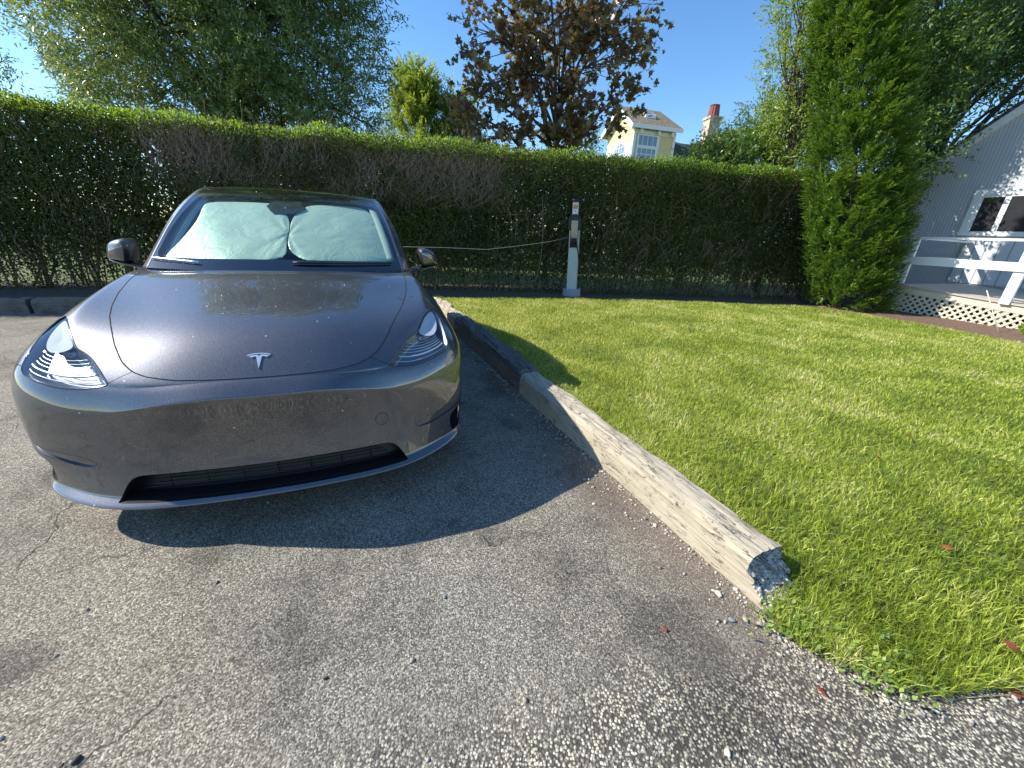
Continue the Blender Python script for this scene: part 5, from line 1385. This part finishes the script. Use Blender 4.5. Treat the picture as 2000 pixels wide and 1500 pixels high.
# orange letters down the head: H, U, V, E read from the photo as blocks
def text_obj(name, s, size, loc, mat, parent, rot=(R(90), 0, 0), ext=.001):
    cu = bpy.data.curves.new(name, 'FONT'); cu.body = s; cu.size = size; cu.extrude = ext; cu.align_x = 'CENTER'; cu.align_y = 'CENTER'
    o = bpy.data.objects.new(name, cu); COL.objects.link(o); dg = bpy.context.evaluated_depsgraph_get(); me = bpy.data.meshes.new_from_object(o.evaluated_get(dg)); bpy.data.objects.remove(o)
    me.materials.clear(); me.materials.append(mat); o2 = bpy.data.objects.new(name, me); link(o2, parent); o2.location = loc; o2.rotation_euler = rot; return o2
box_obj('sign_panel', -.066, .036, -.0335, -.029, 1.62, 1.895, M_WHITE, CP)
box_obj('orange_block', -.060, .030, -.0365, -.0325, 1.770, 1.845, M_ORANGE, CP); text_obj('letter', 'U', .062, (-.015, -.0372, 1.818), M_WHITE, CP)
box_obj('orange_block', -.060, .030, -.0365, -.0325, 1.615, 1.675, M_ORANGE, CP)
text_obj('letter', 'V', .075, (-.015, -.0345, 1.725), M_ORANGE, CP); text_obj('letter', 'H', .05, (-.015, -.0345, 1.872), M_ORANGE, CP)
tubes_obj('charging_cable', [([(.06, -.20, 1.10), (.11, -.24, .95), (.14, -.14, .70), (.145, -.05, .45), (.13, .05, .35), (.15, .1, .7), (.12, .09, 1.2)], .013)], M_CABLE, CP)
tubes_obj('thin_cable', [([Vector((-.10, .02, 1.0)), Vector((-.16, -.02, .72)), Vector((-.28, -.05, .45)), Vector((-.36, -.06, .22)), Vector((-.44, -.04, .14)), Vector((-.54, .0, .17)), Vector((-.60, .08, .35))], .006)], M_CABLE, CP)
tag(tubes_obj('wire', [([(-3.2, 6.70, 1.02), (-1.311, 7.20, 1.05), (-.575, 7.38, 1.045), (-.119, 7.5, 1.11), (.6, 8.0, 1.22), (1.12, 8.6, 1.34)], .0045)], M_WIRE, None), 'thin grey wire strung in front of the hedge to the charging post', 'wire')

# ---------------------------------------------------------------- yellow house far behind the hedge
YH = empty('yellow_house', (8.55, 35, -.02), R(15)); tag(YH, 'yellow shingled house with an arched window and skylight, seen above the hedge', 'house')
W1, W2 = 3.6, 4.5
box_obj('wall', 0, W1, 0, W2, 0, 9.72, M_YEL, YH)
bm = bmesh.new(); pk = 11.15
vs = [bm.verts.new(p) for p in ((0,0,9.72),(0,W2,9.72),(0,W2/2,pk),(W1,0,9.72),(W1,W2,9.72),(W1,W2/2,pk))]
for f in ((0,1,2),(3,5,4),(0,2,5,3),(1,4,5,2)): bm.faces.new([vs[i] for i in f])
bmesh.ops.recalc_face_normals(bm, faces=bm.faces[:]); bm_obj('gable_wall', bm, M_YEL, YH)
def roof_plane(name, p, q, r, s, th, mat, parent):
    P = [Vector(x) for x in (p, q, r, s)]; n = (P[1]-P[0]).cross(P[3]-P[0]).normalized()
    if n.z < 0: n = -n
    V = P+[x+n*th for x in P]; bm = bmesh.new(); vs = [bm.verts.new(v) for v in V]
    for f in ((0,1,2,3),(4,7,6,5),(0,4,5,1),(1,5,6,2),(2,6,7,3),(3,7,4,0)): bm.faces.new([vs[i] for i in f])
    bmesh.ops.recalc_face_normals(bm, faces=bm.faces[:]); return bm_obj(name, bm, mat, parent)
ov = .45; dz = ov*(pk-9.72)/(W2/2)
rf = roof_plane('roof', (-.5,-ov,9.72-dz+.02), (W1+.3,-ov,9.72-dz+.02), (W1-.35,W2/2,pk+.02), (-.5,W2/2,pk+.02), .1, M_SHING, YH)
roof_plane('roof', (-.5,W2+ov,9.72-dz+.02), (W1+.3,W2+ov,9.72-dz+.02), (W1-.35,W2/2,pk+.02), (-.5,W2/2,pk+.02), .1, M_SHING, YH)
box_obj('fascia', -.52, W1+.32, -ov-.07, -ov-.005, 9.72-dz-.16, 9.72-dz+.10, M_WHITE, YH)
for sgn in (-1, 1):
    y0_ = W2/2+sgn*(W2/2+ov)
    roof_plane('barge_board', (-.56,y0_,9.72-dz-.26), (-.505,y0_,9.72-dz-.26), (-.505,W2/2,pk-.24), (-.56,W2/2,pk-.24), .34, M_WHITE, YH)
box_obj('skylight', .95, 1.85, .35, .36, 0, .01, M_WHITE, YH) if False else None
sk = rf
def on_roof(x, t, lift): 
    y = -ov+(W2/2+ov)*t; z = 9.72-dz+.02+(pk-9.72+dz)*t; return Vector((x, y, z+lift))
bm = bmesh.new(); vs = [bm.verts.new(on_roof(x, t, l)) for x, t, l in ((1.15,.42,.11),(2.05,.42,.11),(2.05,.66,.11),(1.15,.66,.11),(1.15,.42,.36),(2.05,.42,.36),(2.05,.66,.26),(1.15,.66,.26))]
for f in ((0,3,2,1),(4,5,6,7),(0,1,5,4),(1,2,6,5),(2,3,7,6),(3,0,4,7)): bm.faces.new([vs[i] for i in f])
skl = bm_obj('skylight', bm, M_WHITE, rf)
bm = bmesh.new(); vs = [bm.verts.new(on_roof(x, t, l)) for x, t, l in ((1.24,.45,.362),(1.96,.45,.362),(1.96,.63,.285),(1.24,.63,.285))]; bm.faces.new(vs); bm_obj('pane', bm, plain('green_glass', (.05, .12, .10), .1, coat=1), skl)
# corner boards, frieze and brackets
for a in ((-.06,.14,-.06,-.003),(W1-.14,W1+.06,-.06,-.003)): box_obj('corner_board', a[0], a[1], a[2], a[3], 0, 9.3, M_WHITE, YH)
box_obj('frieze', .15, W1-.15, -.05, -.003, 9.02, 9.3, M_YEL if False else M_WHITE, YH)
for xx in (.4, 1.9, 3.1): box_obj('bracket', xx, xx+.14, -.36, -.052, 9.0, 9.28, M_WHITE, YH)
# long-face window: transom row over a taller window
def win(name, x0, x1, z0, z1, nx, nz, parent, fw=.10):
    bm = bmesh.new()
    add_box(bm, x0, x0+fw, -.09, -.004, z0, z1); add_box(bm, x1-fw, x1, -.09, -.004, z0, z1); add_box(bm, x0+fw, x1-fw, -.09, -.004, z1-fw, z1); add_box(bm, x0+fw, x1-fw, -.09, -.004, z0, z0+fw)
    for i in range(1, nx): c = x0+(x1-x0)*i/nx; add_box(bm, c-.022, c+.022, -.07, -.006, z0+fw, z1-fw)
    for j in range(1, nz): c = z0+(z1-z0)*j/nz; add_box(bm, x0+fw, x1-fw, -.066, -.0065, c-.022, c+.022)
    w_ = bm_obj(name, bm, M_WHITE, parent); box_obj('pane', x0+fw, x1-fw, -.03, -.005, z0+fw, z1-fw, M_GLASSB, w_); return w_
win('window', .30, 2.1, 8.15, 9.0, 4, 1, YH); win('window', .30, 2.1, 6.2, 8.14, 4, 4, YH)
box_obj('window_casing', 2.12, 2.24, -.08, -.003, 6.2, 9.0, M_WHITE, YH)
# arched window in the gable face (x = 0 plane)
ac = W2*.44; V = []; 
def arch_pts(hw, zb, zs, k=12): return [(ac-hw, zb), (ac+hw, zb)]+[(ac+hw*math.cos(math.pi*i/k), zs+hw*.75*math.sin(math.pi*i/k)) for i in range(k+1)]
def arch_prism(name, pts, x0, x1, mat, parent):
    n = len(pts); bm = bmesh.new(); vs = [bm.verts.new((x0, y, z)) for y, z in pts]+[bm.verts.new((x1, y, z)) for y, z in pts]
    for f in [tuple(range(n)), tuple(range(n, 2*n))[::-1]]+[(i, i+n, (i+1) % n+n, (i+1) % n) for i in range(n)]: bm.faces.new([vs[j] for j in f])
    bmesh.ops.recalc_face_normals(bm, faces=bm.faces[:]); return bm_obj(name, bm, mat, parent)
aw = arch_prism('arched_window', arch_pts(1.05, 5.6, 8.0), -.06, -.004, M_WHITE, YH); arch_prism('pane', arch_pts(.88, 5.75, 7.95), -.085, -.062, M_GLASSB, aw)
bm = bmesh.new()
for i in range(5): c = ac-.86+1.72*i/4; add_box(bm, -.11, -.087, c-(.045 if i == 2 else .025), c+(.045 if i == 2 else .025), 5.75, 8.55 if 0 < i < 4 else 8.0)
for z in (6.4, 7.1, 7.8, 8.3): add_box(bm, -.105, -.0875, ac-(.86 if z < 8 else .7), ac+(.86 if z < 8 else .7), z-.025, z+.025)
bm_obj('glazing_bars', bm, M_WHITE, aw)
box_obj('shutter', -.07, -.004, .12, ac-1.08, 5.6, 8.4, M_WHITE, YH); box_obj('shutter', -.07, -.004, ac+1.08, W2-.15, 5.6, 8.4, M_WHITE, YH)
# lower roofs to the right, vent pipe
rr1 = roof_plane('lower_roof', (W1+.01,-.6,7.2), (W1+6,-.6,7.2), (W1+3.6,2.6,9.2), (W1+.01,2.6,9.2), .1, M_SHINGD, YH)
box_obj('wing_wall', W1+.01, W1+5.8, -.3, 4.6, 0, 7.2, M_YEL, YH)
bm = bmesh.new(); ap = (W1+2.5, 6.5, 10.6); q = [(W1-.6,4.0,9.3),(W1+5.4,4.0,9.3),(W1+5.4,9.5,9.3),(W1-.6,9.5,9.3)]
vs = [bm.verts.new(x) for x in q]+[bm.verts.new(ap)]
for f in ((0,1,4),(1,2,4),(2,3,4),(3,0,4),(3,2,1,0)): bm.faces.new([vs[i] for i in f])
bm_obj('hip_roof', bm, M_SHING, YH)
box_obj('rear_wall', W1-.3, W1+5.1, 4.7, 9.2, 0, 9.29, M_YEL, YH)
tubes_obj('vent_pipe', [([(W1+1.15, 3.2, 9.1), (W1+1.15, 3.2, 11.0)], .06)], M_ALU, YH)
CH = empty('chimney', (14.0, 34.2, -.02), R(10)); tag(CH, 'pale stone chimney with a red clay pot above the hedge', 'chimney')
bm = bmesh.new()
for z0_, z1_, w_ in ((0, 8.6, 1.15), (8.6, 9.9, .85), (9.9, 10.05, 1.0)): add_box(bm, -w_/2, w_/2, -w_/2, w_/2, z0_, z1_)
bm_obj('stack', bm, M_STONE, CH)
pr = []
V = []; Fc = []; K = 28
for z, r_ in ((10.051, .42), (10.75, .34), (10.80, .37), (10.84, .30)):
    for k in range(K): a = 2*math.pi*k/K; rr2 = r_*(1 if k % 2 else .90); V.append((rr2*math.cos(a), rr2*math.sin(a), z))
for i in range(3):
    for k in range(K): Fc.append((i*K+k, i*K+(k+1) % K, (i+1)*K+(k+1) % K, (i+1)*K+k))
Fc.append(tuple(3*K+k for k in range(K))); mesh_obj('chimney_pot', V, Fc, M_CLAY, CH)
